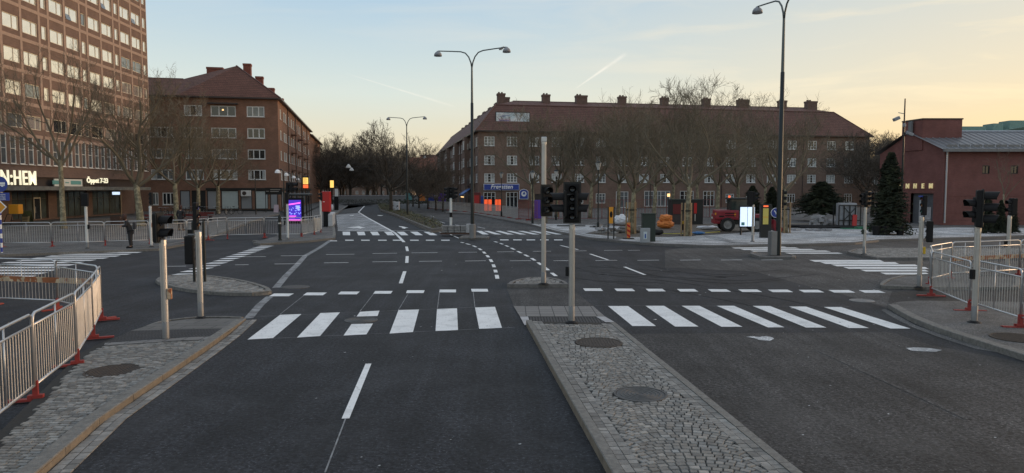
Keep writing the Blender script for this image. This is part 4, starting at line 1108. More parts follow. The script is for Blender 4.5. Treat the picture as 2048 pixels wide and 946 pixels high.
# hanging crest sign, small blue arched sign
cs=thing('pub_sign','blue arched sign with a pale round ship emblem on the long building','sign',fr.w(ur(1046),-.6,1.6),ra)
MB().prism([(-.75,0),(.75,0),(.75,1),(-.75,1)],0,.01).obj('bracket_plate','sign_blue',cs).hide_render=False
mb=MB(); pts=[(-.72,0),(.72,0),(.72,1.25),(.45,1.5),(0,1.62),(-.45,1.5),(-.72,1.25)]
mb.add([(x,-.05,z) for x,z in pts]+[(x,.05,z) for x,z in pts],[tuple(range(7)),tuple(range(13,6,-1))]+[(i,i+7,(i+1)%7+7,(i+1)%7) for i in range(7)]); mb.obj('board','white_paint',cs)
mb=MB(); pts=[(x*.9,.06+z*.92) for x,z in pts]; mb.add([(x,-.06,z) for x,z in pts],[tuple(range(7))]); mb.obj('board_face','sign_blue',cs)
d=MB().lathe([(0,.0),(.42,.0),(.42,.02)],20).obj('emblem','white_paint',cs,(0,-.07,.85)); d.rotation_euler=(PI/2,0,0)
MB().add([(-.2,-.10,.75),(.25,-.10,.75),(.1,-.10,1.15),(-.05,-.10,1.1)],[(0,1,2,3)]).obj('ship_mark','sign_blue2',cs)
# awning and lamps
aw=thing('awning','bright blue sloping awning over the lamps on the street side of the long building','awning',fl.w(LW-14,-.02,2.3),fl.a)
MB().quad((0,-1.5,0),(5,-1.5,0),(5,0,1.0),(0,0,1.0)).quad((0,-1.5,-.2),(5,-1.5,-.2),(5,-1.5,0),(0,-1.5,0)).quad((5,-1.5,0),(5,-1.5,-.2),(5,0,1.0),(5,0,1.0)).obj('canvas','awning_blue',aw)
mb=MB()
for k in range(3): mb.lathe([(0,-.1),(.1,-.05),(.12,0),(.1,.06),(0,.1)],8,(1+k*1.5,-1.2,-.45))
mb.obj('lamps','lit_window',aw)
# entrance blue box, red kiosk at the corner
t=thing('phone_box','dark red box standing at the corner of the long brick building','kiosk',P(953,422.0,.12)); MB().bbox(-.6,.6,-.4,.4,0,2.6,.05).obj('body','red_dark',t); MB().box(-.4,.4,-.43,-.405,.9,2.2).obj('panel','red_paint',t)
t=thing('blue_bin','blue container with pale frame beside the dark red box','container',P(961,421.0,.12)); MB().bbox(-.45,.45,-.4,.4,0,2.1,.1).obj('body','sign_blue2',t); MB().box(.46,.5,-.4,.4,0,2.1).obj('frame','sill',t)
for i,(p,w) in enumerate(((976,.54),(996,.42))):
    t=thing('lit_poster_stand',('wider of two glowing orange poster stands under the blue restaurant sign','narrower of two glowing orange poster stands, the one nearer the glass door')[i],'sign',P(p,424,.12))
    MB().box(-w,w,-.06,.06,.0,1.75).obj('frame','black_metal',t)
    for s in (-1,1): MB().box(s*w*.5-w*.42,s*w*.5+w*.42,-.08,-.062,.15,1.68).obj('lit_panel','orange_lit',t)
    MB().box(-w*.8,w*.8,-.2,.2,-.01,.04).obj('foot','black_metal',t)
# ---------------------------------------------------------------- right red brick hall
bx,by=P(1883,453)[:2]
hb=thing('red_brick_hall','low dark red brick hall with zinc roof and square brick turret at the right','building',(bx,by,0))
f4=Fac(hb,bx,by,0.0); HW=26.0; EH=6.5; GD=8.4
ga=PI/2+.13
holes=[(1.0+u,1.55+u,4.55,5.25) for u in (2.0,4.4,7.6,11)]
holes=[(ur_,ur_+.62,4.45,5.15) for ur_ in (3.25,5.65,8.9,12)]
f4.wall(HW,0,EH,holes,'brick_red','wall')
for q in holes: f4.window(*q,(.5,),(),fw=.06,bw=.04,mf='black_metal',mg='glass_dark',y=.04,ledge=False)
mb=MB()
for z in (2.55,1.85,1.1,.5): mb.box(.0,HW,-.02,-.002,z,z+.07)
mb.obj('string_courses','brick_red',hb); 
# gable wall: goes from far to near, outward = -x
cg=(math.sin(-.13),math.cos(.13))
def G(s,z,off=0): # s metres back from corner
    return (-s*math.sin(.13)-off*math.cos(.13), s*math.cos(.13)-off*math.sin(.13), z)
mb=MB(); RZ=8.25
z4=RZ
dz0,dz1=1.1,3.9
mb.add([G(0,0),G(dz0,0),G(dz0,2.8),G(dz1,2.8),G(dz1,0),G(GD,0),G(GD,EH),G(GD/2,RZ),G(0,EH)],[(0,8,7,2,1),(2,7,6,3),(3,6,5,4)])
mb.obj('gable_wall','brick_red',hb)
MB().add([G(dz0,0,-.25),G(dz1,0,-.25),G(dz1,2.8,-.25),G(dz0,2.8,-.25)],[(0,1,2,3)]).obj('door','door_grey',hb)
mb=MB()
for k,(a,b,c,d) in enumerate(((1.6,2.3,.3,1.6),(2.5,3.1,.2,2.2))): mb.add([G(a,c,-.22),G(b,c,-.22),G(b,d,-.22),G(a,d,-.22)],[(0,1,2,3)])
mb.obj('door_posters','stone_pale',hb)
# zinc roof with standing seams
mb=MB(); a,b,c,d=(-.35,-.45,EH-.05),(HW,-.45,EH-.05),(HW,GD/2,RZ+.05),(-.35-GD/2*.13,GD/2,RZ+.05)
mb.quad(a,b,c,d); e_,f_=(HW,GD+.5,EH),(-.35-GD*.13,GD+.5,EH); mb.quad(d,c,e_,f_)
mb.box(-.4,HW,-.62,-.45,EH-.22,EH+.02)
zr_=mb.obj('roof','zinc',hb)
mb=MB(); n=46
for k in range(n):
    t=k/(n-1); p=Vector(a).lerp(Vector(b),t); q=Vector(d).lerp(Vector(c),t)-Vector((0,0,0)); q=Vector((min(HW,p.x-GD/2*.13+.0),q.y,q.z))
    mb.tube([p+Vector((0,0,.03)),q+Vector((0,0,.03))],.028,4)
mb.tube([Vector(d)+Vector((0,0,.05)),Vector(c)+Vector((0,0,.05))],.09,5); mb.obj('seams','zinc_light',zr_)
mb=MB()
for k in range(24): mb.box(.3+k*1.05,1.2+k*1.05,.2,.26,EH+.15,EH+.42)
mb.obj('snow_guards','zinc',zr_)
# turret
tb=[G(2.6,0,.06),G(4.6,0,.06)]; 
mb=MB(); x0=tb[0][0]; 
A=G(2.6,0,.08); B_=G(5.3,0,.08); Cx=A[0]+3.45
mb.prism([(A[0],A[1]),(Cx,A[1]+.02),(Cx,A[1]+3.4),(B_[0],B_[1])],6.6,9.25)
mb.obj('turret','brick_red',hb); MB().prism([(A[0]-.06,A[1]-.06),(Cx+.06,A[1]-.04),(Cx+.06,A[1]+3.5),(B_[0]-.06,B_[1])],9.25,9.36).obj('turret_cap','gutter',hb)
MB().box(A[0]-.45,A[0]-.30,A[1]+1.0,A[1]+1.5,8.1,9.2).obj('vent','zinc',hb)
MB().tube([(.18,-.1,.3),(.18,-.1,EH)],.07,8).obj('downpipe','zinc_light',hb)
mb=MB().quad((HW,0,0),(HW,GD,0),(HW,GD,EH),(HW,0,EH)).quad((HW,GD,0),G(GD,0),G(GD,EH),(HW,GD,EH)); mb.obj('rear_walls','brick_red',hb)
# letters along the gable
for i,ch in enumerate('VÄRNHEM'):
    s=7.0-i*.98+.2; g=G(s-.0,3.42,.10)
    text_obj('letter',ch,.58,'letter_gold',hb,g,math.atan2(-1,.13)+0.0,ext=.04,bold=.02)
# copper roofed building behind
cb=thing('copper_roofed_building','long building with green copper roof behind the red brick hall','building',(53,86,0))
MB().box(4,60,4,10,0,10.0).obj('wall','ochre_wall',cb)
mb=MB(); mb.add([(2.5,0,9.6),(10,-1,10.9),(60,-1,12.2),(60,11,10.5),(2.5,11,9.4),(12,0,9.6),(60,0,10.4)],[(0,1,4),(1,2,3,4),(0,5,1),(5,6,2,1)]); mb.obj('roof','copper',cb)
mb=MB()
for x,w,h in ((2.5,3.2,1.0),(6.6,1.2,1.0),(8.6,3.2,1.6),(13,1.6,2.2),(15.5,4,2.4),(22,2,2.4)): MB().box(x,x+w,2,4,9.2+x*.055,10.4+x*.09+h*.3).obj('roof_box','copper',cb)
# far houses down the street
def far_house(label,px,Y,w,d,h,rh,m,rot=0,roof='tile_red'):
    q=(px-1024)/F; t=thing('house',label,'house',(q*Y,Y,0),rot)
    f=Fac(t,*t.location[:2],rot); hs=[(1.5+i*2.6,2.6+i*2.6,1.2+3*j,2.6+3*j) for i in range(int(w/2.8)) for j in range(int(h/3))]
    f.wall(w,0,h,hs,m)
    for q_ in hs: f.window(*q_,(.5,),(),mg='glass_grey',ledge=False)
    MB().quad((w,0,0),(w,d,0),(w,d,h),(w,0,h)).quad((w,d,0),(0,d,0),(0,d,h),(w,d,h)).quad((0,d,0),(0,0,0),(0,0,h),(0,d,h)).add([(0,0,h),(0,d,h),(0,d/2,h+rh)],[(0,2,1)]).add([(w,0,h),(w,d,h),(w,d/2,h+rh)],[(0,1,2)]).obj('side_walls',m,t)
    MB().quad((-.4,-.4,h-.2),(w+.4,-.4,h-.2),(w+.4,d/2,h+rh+.15),(-.4,d/2,h+rh+.15)).quad((-.4,d/2,h+rh+.15),(w+.4,d/2,h+rh+.15),(w+.4,d+.4,h-.2),(-.4,d+.4,h-.2)).obj('roof',roof,t)
far_house('cream house with white gable edge at the far end of the street',822,215,9,9,9,4,'cream_wall',.5)
far_house('long grey-brown house behind the trees at the far street end',640,285,44,10,8,3,'brick_far',.0,'tile_far')
far_house('low house glimpsed between the long building and the hall',1700,150,34,9,7,2.5,'brick_far',-.1,'tile_far')
far_house('far house with red tiled roof behind the cream house',843,230,14,10,11,3.5,'brick_far',.1)
# ================================================================ STREET FURNITURE
def barrier_meshes(Lp,H=1.30):
    fr_=MB(); r=.021; z0=.24; H2=H-.17; c=.10
    def corner(x,z,sx): # rounded top corner points
        return [(x,0,z-c),(x+sx*c*.3,0,z-c*.3),(x+sx*c,0,z)]
    pts=[(0,0,z0)]+corner(0,H,1)+[(Lp-c,0,H),(Lp-c*.3,0,H-c*.3),(Lp,0,H-c),(Lp,0,z0)]
    fr_.tube(pts,r,8); fr_.tube([(0,0,z0),(Lp,0,z0)],r,8); fr_.tube([(0,0,H2),(Lp,0,H2)],r*.85,8); fr_.tube([(Lp/2,0,z0),(Lp/2,0,H)],r*.6,6)
    br=MB(); n=int(Lp/.105)
    for k in range(1,n): x=Lp*k/n; br.tube([(x,0,z0),(x,0,H2)],.0075,5,cap=False)
    hk=MB()
    for z in (.55,.95): hk.box(-.03,.03,-.012,.012,z-.015,z+.015)
    ft=MB().box(-.03,.03,-.035,.035,.0,.30).cbox((0,0,.02),(.09,.75,.035)).box(-.045,.045,-.10,.10,.03,.09)
    return fr_.mesh('frame','steel',True),br.mesh('bars','steel'),hk.mesh('hook','steel'),ft.mesh('foot','red_foot')
BC={}
def barrier(a,b,label,group,H=1.30,z=0.0,tilt=0,feet=(0,)):
    a=Vector(a[:2]); b=Vector(b[:2]); Lp=(b-a).length-.05; k=(round(Lp,1),H)
    if k not in BC: BC[k]=barrier_meshes(k[0],H)
    d=(b-a).normalized(); t=thing('pedestrian_barrier',label,'barrier',(a.x,a.y,z),math.atan2(d.y,d.x),group)
    f,br,hk,ft=BC[k]; s=Lp/k[0]
    link('frame',f,t).scale=(s,1,1); link('bars',br,t).scale=(s,1,1); link('hook',hk,t)
    for u in feet: link('foot',ft,t,(Lp*u,0,0))
    return t
nears=[P(72,800,.03),P(155,730,.03),P(187,678,.02),P(204,642,.0)]
dn=Vector(nears[0][:2])-Vector(nears[1][:2]); p_=Vector(nears[0][:2]); chain=[tuple(p_+dn*1.0+Vector((-.1,0))*0)]
chain=[tuple(p_+dn*2),tuple(p_+dn)]+[n[:2] for n in nears]
gl_='galvanised crowd barriers fencing off the near left corner'
labs=['near left barrier cut by the bottom left corner of the picture','big near left barrier cut by the left picture edge','second barrier of the near left row, its red foot on the setts','third barrier of the near left row, narrowing away from the camera','last barrier of the near left row, seen almost edge-on']
for i,(a,b) in enumerate(zip(chain,chain[1:])):
    barrier(a,b,labs[i],gl_,z=.02 if i>1 else .02,feet=(0,) if i<len(chain)-2 else (0,1))
back=[P(204,642)[:2],P(114,620)[:2]]
v=Vector(back[1])-Vector(back[0]); 
def vb(ax,ay): return Vector(P(ax,ay)[:2])
bk=[Vector(back[0])+Vector((-.15,.15)),vb(114,619)]; dv_=(vb(-10,613)-vb(114,619)).normalized(); bk+=[bk[1]+dv_*2.25,bk[1]+dv_*4.5]
for i,l in enumerate(('rear barrier of the near left corner, meeting the front row','rear barrier of the near left corner with rusty striped plank','rear barrier of the near left corner at the left picture edge')):
    barrier(bk[i],bk[i+1],l,gl_,feet=(0,1) if i==0 else (1,))
pl=thing('striped_plank','rusty orange and pale striped plank fixed behind the rear barrier of the near left corner','plank',(*bk[1],.78),math.atan2(dv_.y,dv_.x))
MB().box(-1.2,4.4,.05,.075,-.07,.07).obj('board','tape_rust',pl)
# right corner chain
gr_='galvanised crowd barriers fencing off the right corner'
def yb(yt): return (yt-.425*379)/.575
fr0=Vector(P(1862,591,.05)[:2]); fr1=Vector(P(1940,621,.1)[:2]); fr2=Vector(P(2042,655,.1)[:2]); d_=(fr2-fr1)
barrier(fr0,fr1,'front barrier of the right corner, just left of the near right signal pole',gr_,z=.03,feet=(0,1))
barrier(fr1,fr2,'front barrier of the right corner, just right of the near right signal pole',gr_,z=.08,feet=(0,1))
barrier(fr2,fr2+d_,'front barrier of the right corner, nearest the camera at the right picture edge',gr_,z=.09)
c0=vb(1858,573); c1=vb(1902,yb(483.5)); c2=vb(1955,yb(482)); c3=vb(2039,yb(479)); c4=vb(2110,yb(477))
barrier(c0,fr0,'short edge-on barrier turning the right corner of the fenced area',gr_,z=.02,feet=(0,))
for a,b,l in ((c0,c1,'rear left barrier of the right corner, left end of the row'),(c1,c2,'rear barrier of the right corner behind the near right signal pole'),(c2,c3,'rear barrier of the right corner in front of the farther signal pole'),(c3,c4,'rear barrier of the right corner at the right picture edge')):
    barrier(a,b,l,gr_,z=.02,feet=(1,))
d2=(c3-c2).normalized(); pl=thing('striped_plank','rusty orange plank behind the rear barriers of the right corner','plank',(c1.x,c1.y+.1,.72),math.atan2(d2.y,d2.x)); MB().box(0,5.8,.0,.025,-.07,.07).obj('board','tape_rust',pl)
# far left row
gf_='crowd barriers along the far left pavement'
pts=[(-55,503),(5,499),(105,497.5),(211,495),(300,492),(375,489),(455,479.5)]
pts2=[(455,479),(530,477),(604,477),(629,472.5),(642,468)]
nm=['behind the striped sign pole','left of the dark-headed white pole','right of the dark-headed white pole','in front of the leaning person','right of the blue topped signal pole','behind the near left signal poles','between the dark plaza and the bike racks']
k=0
sub=[]
for a,b in zip(pts,pts[1:]):
    A=vb(*a);B=vb(*b); n=max(1,round((B-A).length/2.4))
    for j in range(n): sub.append((A.lerp(B,j/n),A.lerp(B,(j+1)/n)))
ordn=['first','second','third','fourth','fifth','sixth','seventh','eighth','ninth','tenth','eleventh','twelfth','thirteenth','fourteenth']
for i,(a,b) in enumerate(sub):
    px=proj((a.x+b.x)/2,(a.y+b.y)/2,1)[0]
    w=nm[0] if px<30 else nm[1] if px<170 else nm[2] if px<240 else nm[3] if px<290 else nm[4] if px<330 else nm[5]
    barrier(a,b,f'{ordn[i%14]} barrier of the far left row, {w}',gf_,z=.1)
for i,(a,b) in enumerate(zip(pts2,pts2[1:])):
    A=vb(*a);B=vb(*b); barrier(A,B,['far barrier left of the black bollard pole','far barrier behind the black bollard pole','far barrier angled towards the street, right of the glowing advert','last far barrier beside the red machine'][i],'crowd barriers at the bus platform',z=.05,feet=(0,1))
# far right mesh barriers
gm='pale mesh barriers along the far right kerb'
pr=[(860,418.5),(885,420.5),(911,423.5),(951,427),(978,431),(1005,435),(1037,441)]
k=0
segs=[]
for a,b in zip(pr,pr[1:]):
    A=vb(*a);B=vb(*b); n=max(1,round((B-A).length/3.4))
    for j in range(n): segs.append((A.lerp(B,j/n),A.lerp(B,(j+1)/n)))
def mesh_panel(A,B,H,label,group,name='mesh_barrier',m='steel',z=.12,st=.11,foot='red_foot',hor=True):
    d=(B-A); Lp=d.length-.04; t=thing(name,label,'barrier',(A.x,A.y,z),math.atan2(d.y,d.x),group)
    MB().tube([(0,0,.1),(0,0,H),(Lp,0,H),(Lp,0,.1),(0,0,.1)],.025,5).tube([(Lp/2,0,.1),(Lp/2,0,H)],.015,4).obj('frame',m,t)
    mb=MB(); n=int(Lp/st)
    for k in range(1,n): x=Lp*k/n; mb.box(x-.012,x+.012,-.006,.006,.1,H)
    if hor:
        for q in range(1,6): mb.box(0,Lp,-.005,.005,.1+(H-.1)*q/6-.008,.1+(H-.1)*q/6+.008)
    mb.obj('mesh',m,t)
    MB().box(-.04,.04,-.3,.3,0,.1).obj('foot',foot,t); return t
for i,(a,b) in enumerate(segs):
    tone=('before the glowing orange stands' if 965<proj(a.x,a.y,1)[0]<1015 else 'near the red mesh gate' if proj(a.x,a.y,1)[0]>=1015 else 'left of the tall central lamp post' if proj(a.x,a.y,1)[0]<930 else 'right of the tall central lamp post')
    mesh_panel(a,b,1.2,f'{ordn[i]} pale mesh barrier from the far end, {tone}',gm)
# fence across the far street end
for i in range(7):
    A=vb(676+i*16.5,411.5); B=vb(676+(i+1)*16.5,411.5)
    mesh_panel(A,B,1.7,f'grey mesh fence panel closing the far street end, {ordn[i]} from the left',"grey fence closing the far end of the street",z=0,foot='black_metal',name='fence_panel',m='steel_dark',st=.09)
# red construction mesh
gx='red wire construction fence round the building site'
rp=[(1037,441),(1057,443),(1075,444)]
for i,(a,b) in enumerate(zip(rp,rp[1:])): mesh_panel(vb(*a),vb(*b),1.9,('red mesh gate panel at the end of the pale barriers','red mesh gate panel next to the dark tree trunk')[i],gx,name='fence_panel',m='mesh_red',st=.16)
fp=[1075+i*43 for i in range(10)]
for i,(a,b) in enumerate(zip(fp,fp[1:])):
    mesh_panel(vb(a,442-i*.5),vb(b,441.5-i*.5),1.95,f'thin red wire fence panel behind the site, {ordn[i]} from the left',gx,name='fence_panel',m='mesh_red',st=.33,foot='stone_grey',hor=False)
# ---------------------------------------------------------------- traffic lights
def sighead(parent,n,pitch,loc,rz,visor=.2,w=None,board=0,lens=None,d=.15,rv=None):
    """signal head facing local -y, bottom at loc"""
    w=w or pitch*1.25; H=n*pitch+.06
    mb=MB().bbox(-w/2,w/2,0,d,0,H,min(.04,w*.2))
    h=mb.obj('signal_head','black_plastic',parent,loc,rz)
    if board: MB().box(-w/2-board,w/2+board,.02,.035,-board*.6,H+board).obj('backing_board','black_metal',h)
    r=rv or pitch*.40
    for k in range(n):
        z=.03+pitch*(k+.5)
        lm=(lens[k] if lens else 'lens')
        o=MB().lathe([(0,.0),(r*.6,.012),(r*.92,.0)][::1],14).obj('lens',lm,h,(0,-.008,z)); o.rotation_euler=(PI/2,0,0)
        if visor>.03:
            v=MB(); N_=12; t=.006
            for i in range(N_):
                a0=R_(-25)+R_(230)*i/N_; a1=R_(-25)+R_(230)*(i+1)/N_
                def pp(a,rr,y): return (rr*math.cos(a),y,rr*math.sin(a))
                L0=visor*(.78+.22*max(0,math.sin(a0))); L1=visor*(.78+.22*max(0,math.sin(a1)))
                v.add([pp(a0,r,0),pp(a1,r,0),pp(a1,r,-L1),pp(a0,r,-L0),pp(a0,r+t,0),pp(a1,r+t,0),pp(a1,r+t,-L1),pp(a0,r+t,-L0)],[(0,3,2,1),(4,5,6,7),(3,7,6,2)])
            v.obj('visor','black_plastic',h,(0,0,z),smooth=False)
    return h
def signal(base,H,label,r=.060,group=None,sleeve=.36,m='steel_pole',cap=True):
    t=thing('traffic_light',label,'traffic light',base,0,group)
    mb=MB(); n=8
    mb.lathe([(r,sleeve),(r,H-.12),(r*1.18,H-.12),(r*1.18,H-.02),(r*.6,H),(0,H)],n)
    for a in range(8): # shallow ribs of the extruded pole
        A=2*PI*a/8+PI/8; mb.cbox((math.cos(A)*r*.95,math.sin(A)*r*.95,(sleeve+H-.14)/2),(.018,.018,H-.14-sleeve),A)
    mb.obj('pole',m,t)
    MB().lathe([(r*1.12,.02),(r*1.12,sleeve+.02),(r,sleeve+.03)],16).obj('sleeve','steel_dark',t,smooth=True)
    MB().lathe([(0,.05),(r*1.2,.045),(r*2.3,.012),(r*2.4,0)],16).obj('foot_flange','black_plastic',t)
    return t
def button(t,z,a,m='yellow_paint'):
    MB().bbox(.06,.14,-.045,.045,z,z+.22,.015).obj('push_button_box',m,t,rz=a)
def arm(t,z,x,y=0): MB().tube([(0,0,z),(x,y,z)],.02,6).obj('bracket','steel_dark',t)
X_=R_(90)
s=signal(P(1143,645,.12),2.24,'front signal pole on the cobbled median, four-lamp head and side heads with long visors'); b=s
h=sighead(s,4,.205,(0,-.02,2.27),R_(-3),.14,w=.34,board=.03,rv=.085); arm(s,2.20,-.34); arm(s,2.20,.30); arm(s,2.9,-.22);arm(s,2.9,.22)
sighead(s,2,.26,(-.20,0,2.40),-X_,.30,w=.30,board=.02,rv=.11,d=.08); sighead(s,2,.26,(.12,0,2.40),X_,.26,w=.30,board=.02,rv=.11,d=.08); button(s,1.05,R_(150),'black_plastic')
s=signal(P(1087,568,.12),4.55,'tall bare-topped signal pole on the median nose with a three-lamp head at mid height',r=.072)
h=sighead(s,3,.30,(.10,-.10,2.18),R_(22),.24,w=.34,board=.03,rv=.12); arm(s,2.3,.1,-.05); arm(s,3.0,.1,-.05); MB().box(.05,.12,-.04,.04,1.95,2.15).obj('clamp','granite_tan',s)
MB().bbox(-.085,.085,-.085,.085,4.5,4.66,.02).obj('pole_cap','steel',s)
s=signal(P(332,681,.05),2.08,'nearest left signal pole, black two-lamp head whose visors point right')
sighead(s,2,.26,(-.02,0,2.02),X_,.22,w=.30,board=.02,rv=.11,d=.12); MB().box(-.16,-.08,-.05,.05,2.0,2.62).obj('rear_housing','black_metal',s); button(s,.85,R_(10),'tape_rust')
s=signal(P(402,636,.03),2.10,'second left signal pole with a slim top head and low cycle signal')
sighead(s,3,.2,(0,.0,2.13),X_,.05,w=.15,lens=('lens_amber','lens_red','sign_blue'),rv=.05,d=.10); arm(s,2.02,-.26); h=sighead(s,3,.21,(-.25,.08,1.30),R_(180),.13,w=.20,rv=.075,d=.1)
s=signal(P(1948,645,.10),2.20,'near right signal pole behind the barriers with big hooded three-lamp head turned right'); 
sighead(s,3,.26,(.06,-.06,2.18),R_(62),.30,w=.33,board=.02,rv=.12); sighead(s,2,.26,(-.08,.0,2.28),-X_,.26,w=.26,rv=.10,d=.1); button(s,1.0,R_(190),'black_plastic')
s=signal(P(1838,575,.08),2.22,'right signal pole with slim coloured head and a small cycle signal hung on its right')
sighead(s,3,.19,(0,0,2.25),-X_,.04,w=.16,lens=('lens_green','lens_amber','lens_red'),rv=.055,d=.12); arm(s,2.12,.25); sighead(s,3,.2,(.24,.0,1.42),R_(170),.10,w=.17,rv=.07,d=.12); button(s,1.05,0); MB().box(-.11,-.0,-.03,.03,2.82,2.86).obj('blue_lamp','sign_blue',s)
s=signal(P(2014,549,.05),2.15,'signal pole at the far right edge with small left-pointing visors, behind the barriers')
sighead(s,2,.28,(0,0,2.15),-X_,.16,w=.22,rv=.09,d=.2); MB().box(.06,.12,-.08,.08,2.12,2.76).obj('rear_housing','granite_tan',s); button(s,1.0,R_(180),'black_plastic')
s=signal(P(1728,509,.12),2.20,'signal pole on the cobbled side street island, two dark heads back to back'); sighead(s,3,.22,(.18,0,2.22),R_(35),.18,w=.3,rv=.09); sighead(s,2,.26,(-.12,0,2.28),-R_(70),.18,w=.3,rv=.09); button(s,.95,R_(190),'cabinet_green')
s=signal(P(1505,483.5,.12),2.15,'grey signal pole by the glowing info board with two dark heads'); sighead(s,3,.25,(-.22,0,2.1),R_(180),.16,w=.3,rv=.1); sighead(s,2,.26,(.1,0,2.3),R_(80),.16,w=.28,rv=.1); 
s=signal(P(175,497,.12),2.15,'white signal pole in the far left barrier row with a single dark square head',m='white_frame',sleeve=.3); sighead(s,2,.3,(0,0,2.17),R_(185),.1,w=.34,rv=.1); button(s,1.0,0,'black_plastic')
s=signal(P(303,494,.12),2.15,'white signal pole at the far left corner with slim blue-topped head',m='white_frame',sleeve=.1); sighead(s,3,.2,(0,0,2.2),-X_,.04,w=.16,lens=('lens_green','lens_red','sign_blue'),rv=.06,d=.14); button(s,1.05,0,'orange_bag')
s=signal(P(576,479,.10),2.15,'thin white signal pole in front of the bus shelter advert',m='white_frame',sleeve=.1,r=.06); sighead(s,3,.2,(0,0,2.2),R_(180),.05,w=.2,rv=.06,d=.14)
sighead(s,2,.28,(.25,.4,2.85),X_,.3,w=.34,rv=.13); sighead(s,2,.28,(.0,.4,2.85),X_,.2,w=.34,rv=.13); MB().tube([(0,0,2.1),(0,.42,3.0),(.4,.42,3.0)],.03,5).obj('bracket','black_metal',s)
s=signal(P(642,461,.10),2.25,'white signal pole beside the red machine with dark head facing left',m='white_frame',sleeve=.1,r=.06); sighead(s,2,.28,(0,0,2.2),-X_*.8,.2,w=.3,rv=.1)
s=signal(P(902,462,.12),2.4,'white signal pole with black band rising from the pallet of stone blocks',m='white_frame',sleeve=.1,r=.09); MB().lathe([(.092,1.0),(.1,1.0),(.1,1.35),(.092,1.35)],10).obj('band','black_plastic',s)
sighead(s,3,.27,(-.3,0,2.3),-R_(75),.2,w=.32,rv=.12); sighead(s,3,.27,(.3,0,2.3),R_(75),.2,w=.32,rv=.12); sighead(s,3,.27,(0,-.05,2.3),0,.1,w=.32,rv=.1)
for x,l in ((389,'left of two slim black posts on the rounded refuge island'),(410,'right of two slim black posts on the rounded refuge island')):
    t=thing('sign_post',l,'post',P(x,563,.1)); MB().lathe([(.045,0),(.045,1.95),(.03,2.0),(0,2.0)],10).obj('post','pole_black',t)
    if x==389: MB().bbox(-.16,-.02,-.06,.06,.62,1.72,.03).obj('hooded_signal','black_plastic',t)
t=thing('bollard_pole','black tapered bollard pole on the tip of the bus platform','bollard',P(560,481.5,.1)); MB().lathe([(.13,0),(.12,.1),(.085,.12),(.085,1.45),(.05,1.55),(0,1.56)],12).obj('post','pole_black',t); MB().lathe([(.09,1.0),(.093,1.0),(.093,1.08),(.09,1.08)],12).obj('band','steel',t)
# ---------------------------------------------------------------- tall street lamps
def lamp_dome(parent,loc,s=1.0):
    h=MB().lathe([(0,.30),(.10,.29),(.12,.24),(.24,.16),(.33,.02),(.35,-.16),(.34,-.16),(.31,-.10)],20).obj('lamp_shade','lamp_grey',parent,loc,smooth=True); h.scale=(s,s,s)
    MB().lathe([(0,-.19),(.22,-.17),(.33,-.13)],20).obj('lens','lamp_glass',h); return h
def tall_lamp(px,py,z,H,ang,label,rk=.5,split=8.3,reach=2.2,s=.70):
    t=thing('street_lamp',label,'street lamp',P(px,py,z),ang,'tall double-armed street lamps'); 
    MB().lathe([(.125,0),(.115,1.2),(.09,split),(.075,split+.02)],14).obj('pole','pole_black',t,smooth=True)
    MB().lathe([(.075,split),(.055,H-.95)],12).obj('upper_pole','pole_upper',t,smooth=True)
    for sg in (-1,1):
        pts=[(0,0,H-1.0),(sg*.06,0,H-.7),(sg*.20,0,H-.35),(sg*.42,0,H-.10),(sg*.72,0,H+.0),(sg*1.4,0,H+.06),(sg*reach,0,H+.12)]
        a=MB().tube(pts,[.05,.045,.042,.04,.038,.036,.035],8).obj('arm','pole_upper',t,smooth=True)
        lamp_dome(t,(sg*(reach+.02),0,H-.08),s)
    return t
tl=tall_lamp(1556,510,.12,11.65,R_(102),'tall double-armed street lamp at the right, its right arm leaving the picture top')
MB().bbox(-.16,.16,-.16,.16,0,1.12,.02).obj('base_cabinet','steel_dark',tl,(.15,.14,0)) if False else MB().bbox(-.15,.15,-.15,.15,0,1.10,.02).obj('base_cabinet','steel_dark',tl,(.07,.25,0))
tc_=tall_lamp(945,476,.12,11.45,R_(-16),'tall double-armed street lamp in mid-picture with a gull on its right arm')
MB().lathe([(.20,0),(.20,.85),(.12,.88)],14).obj('base_sleeve','steel_dark',tc_)
tall_lamp(815,430,.14,11.3,R_(-10),'farthest tall double-armed lamp, rising from the planter strip')
# signal attached to right lamp
s=thing('traffic_light','hooded signal head hanging on the right side of the tall right lamp post','traffic light',(P(1556,510)[0],P(1556,510)[1],0)); sighead(s,3,.27,(.20,0,2.25),R_(75),.16,w=.33,rv=.1,board=.02,lens=('lens','lens','lens_red')); MB().tube([(0,0,2.6),(.2,0,2.6)],.02,5).obj('bracket','steel_dark',s)
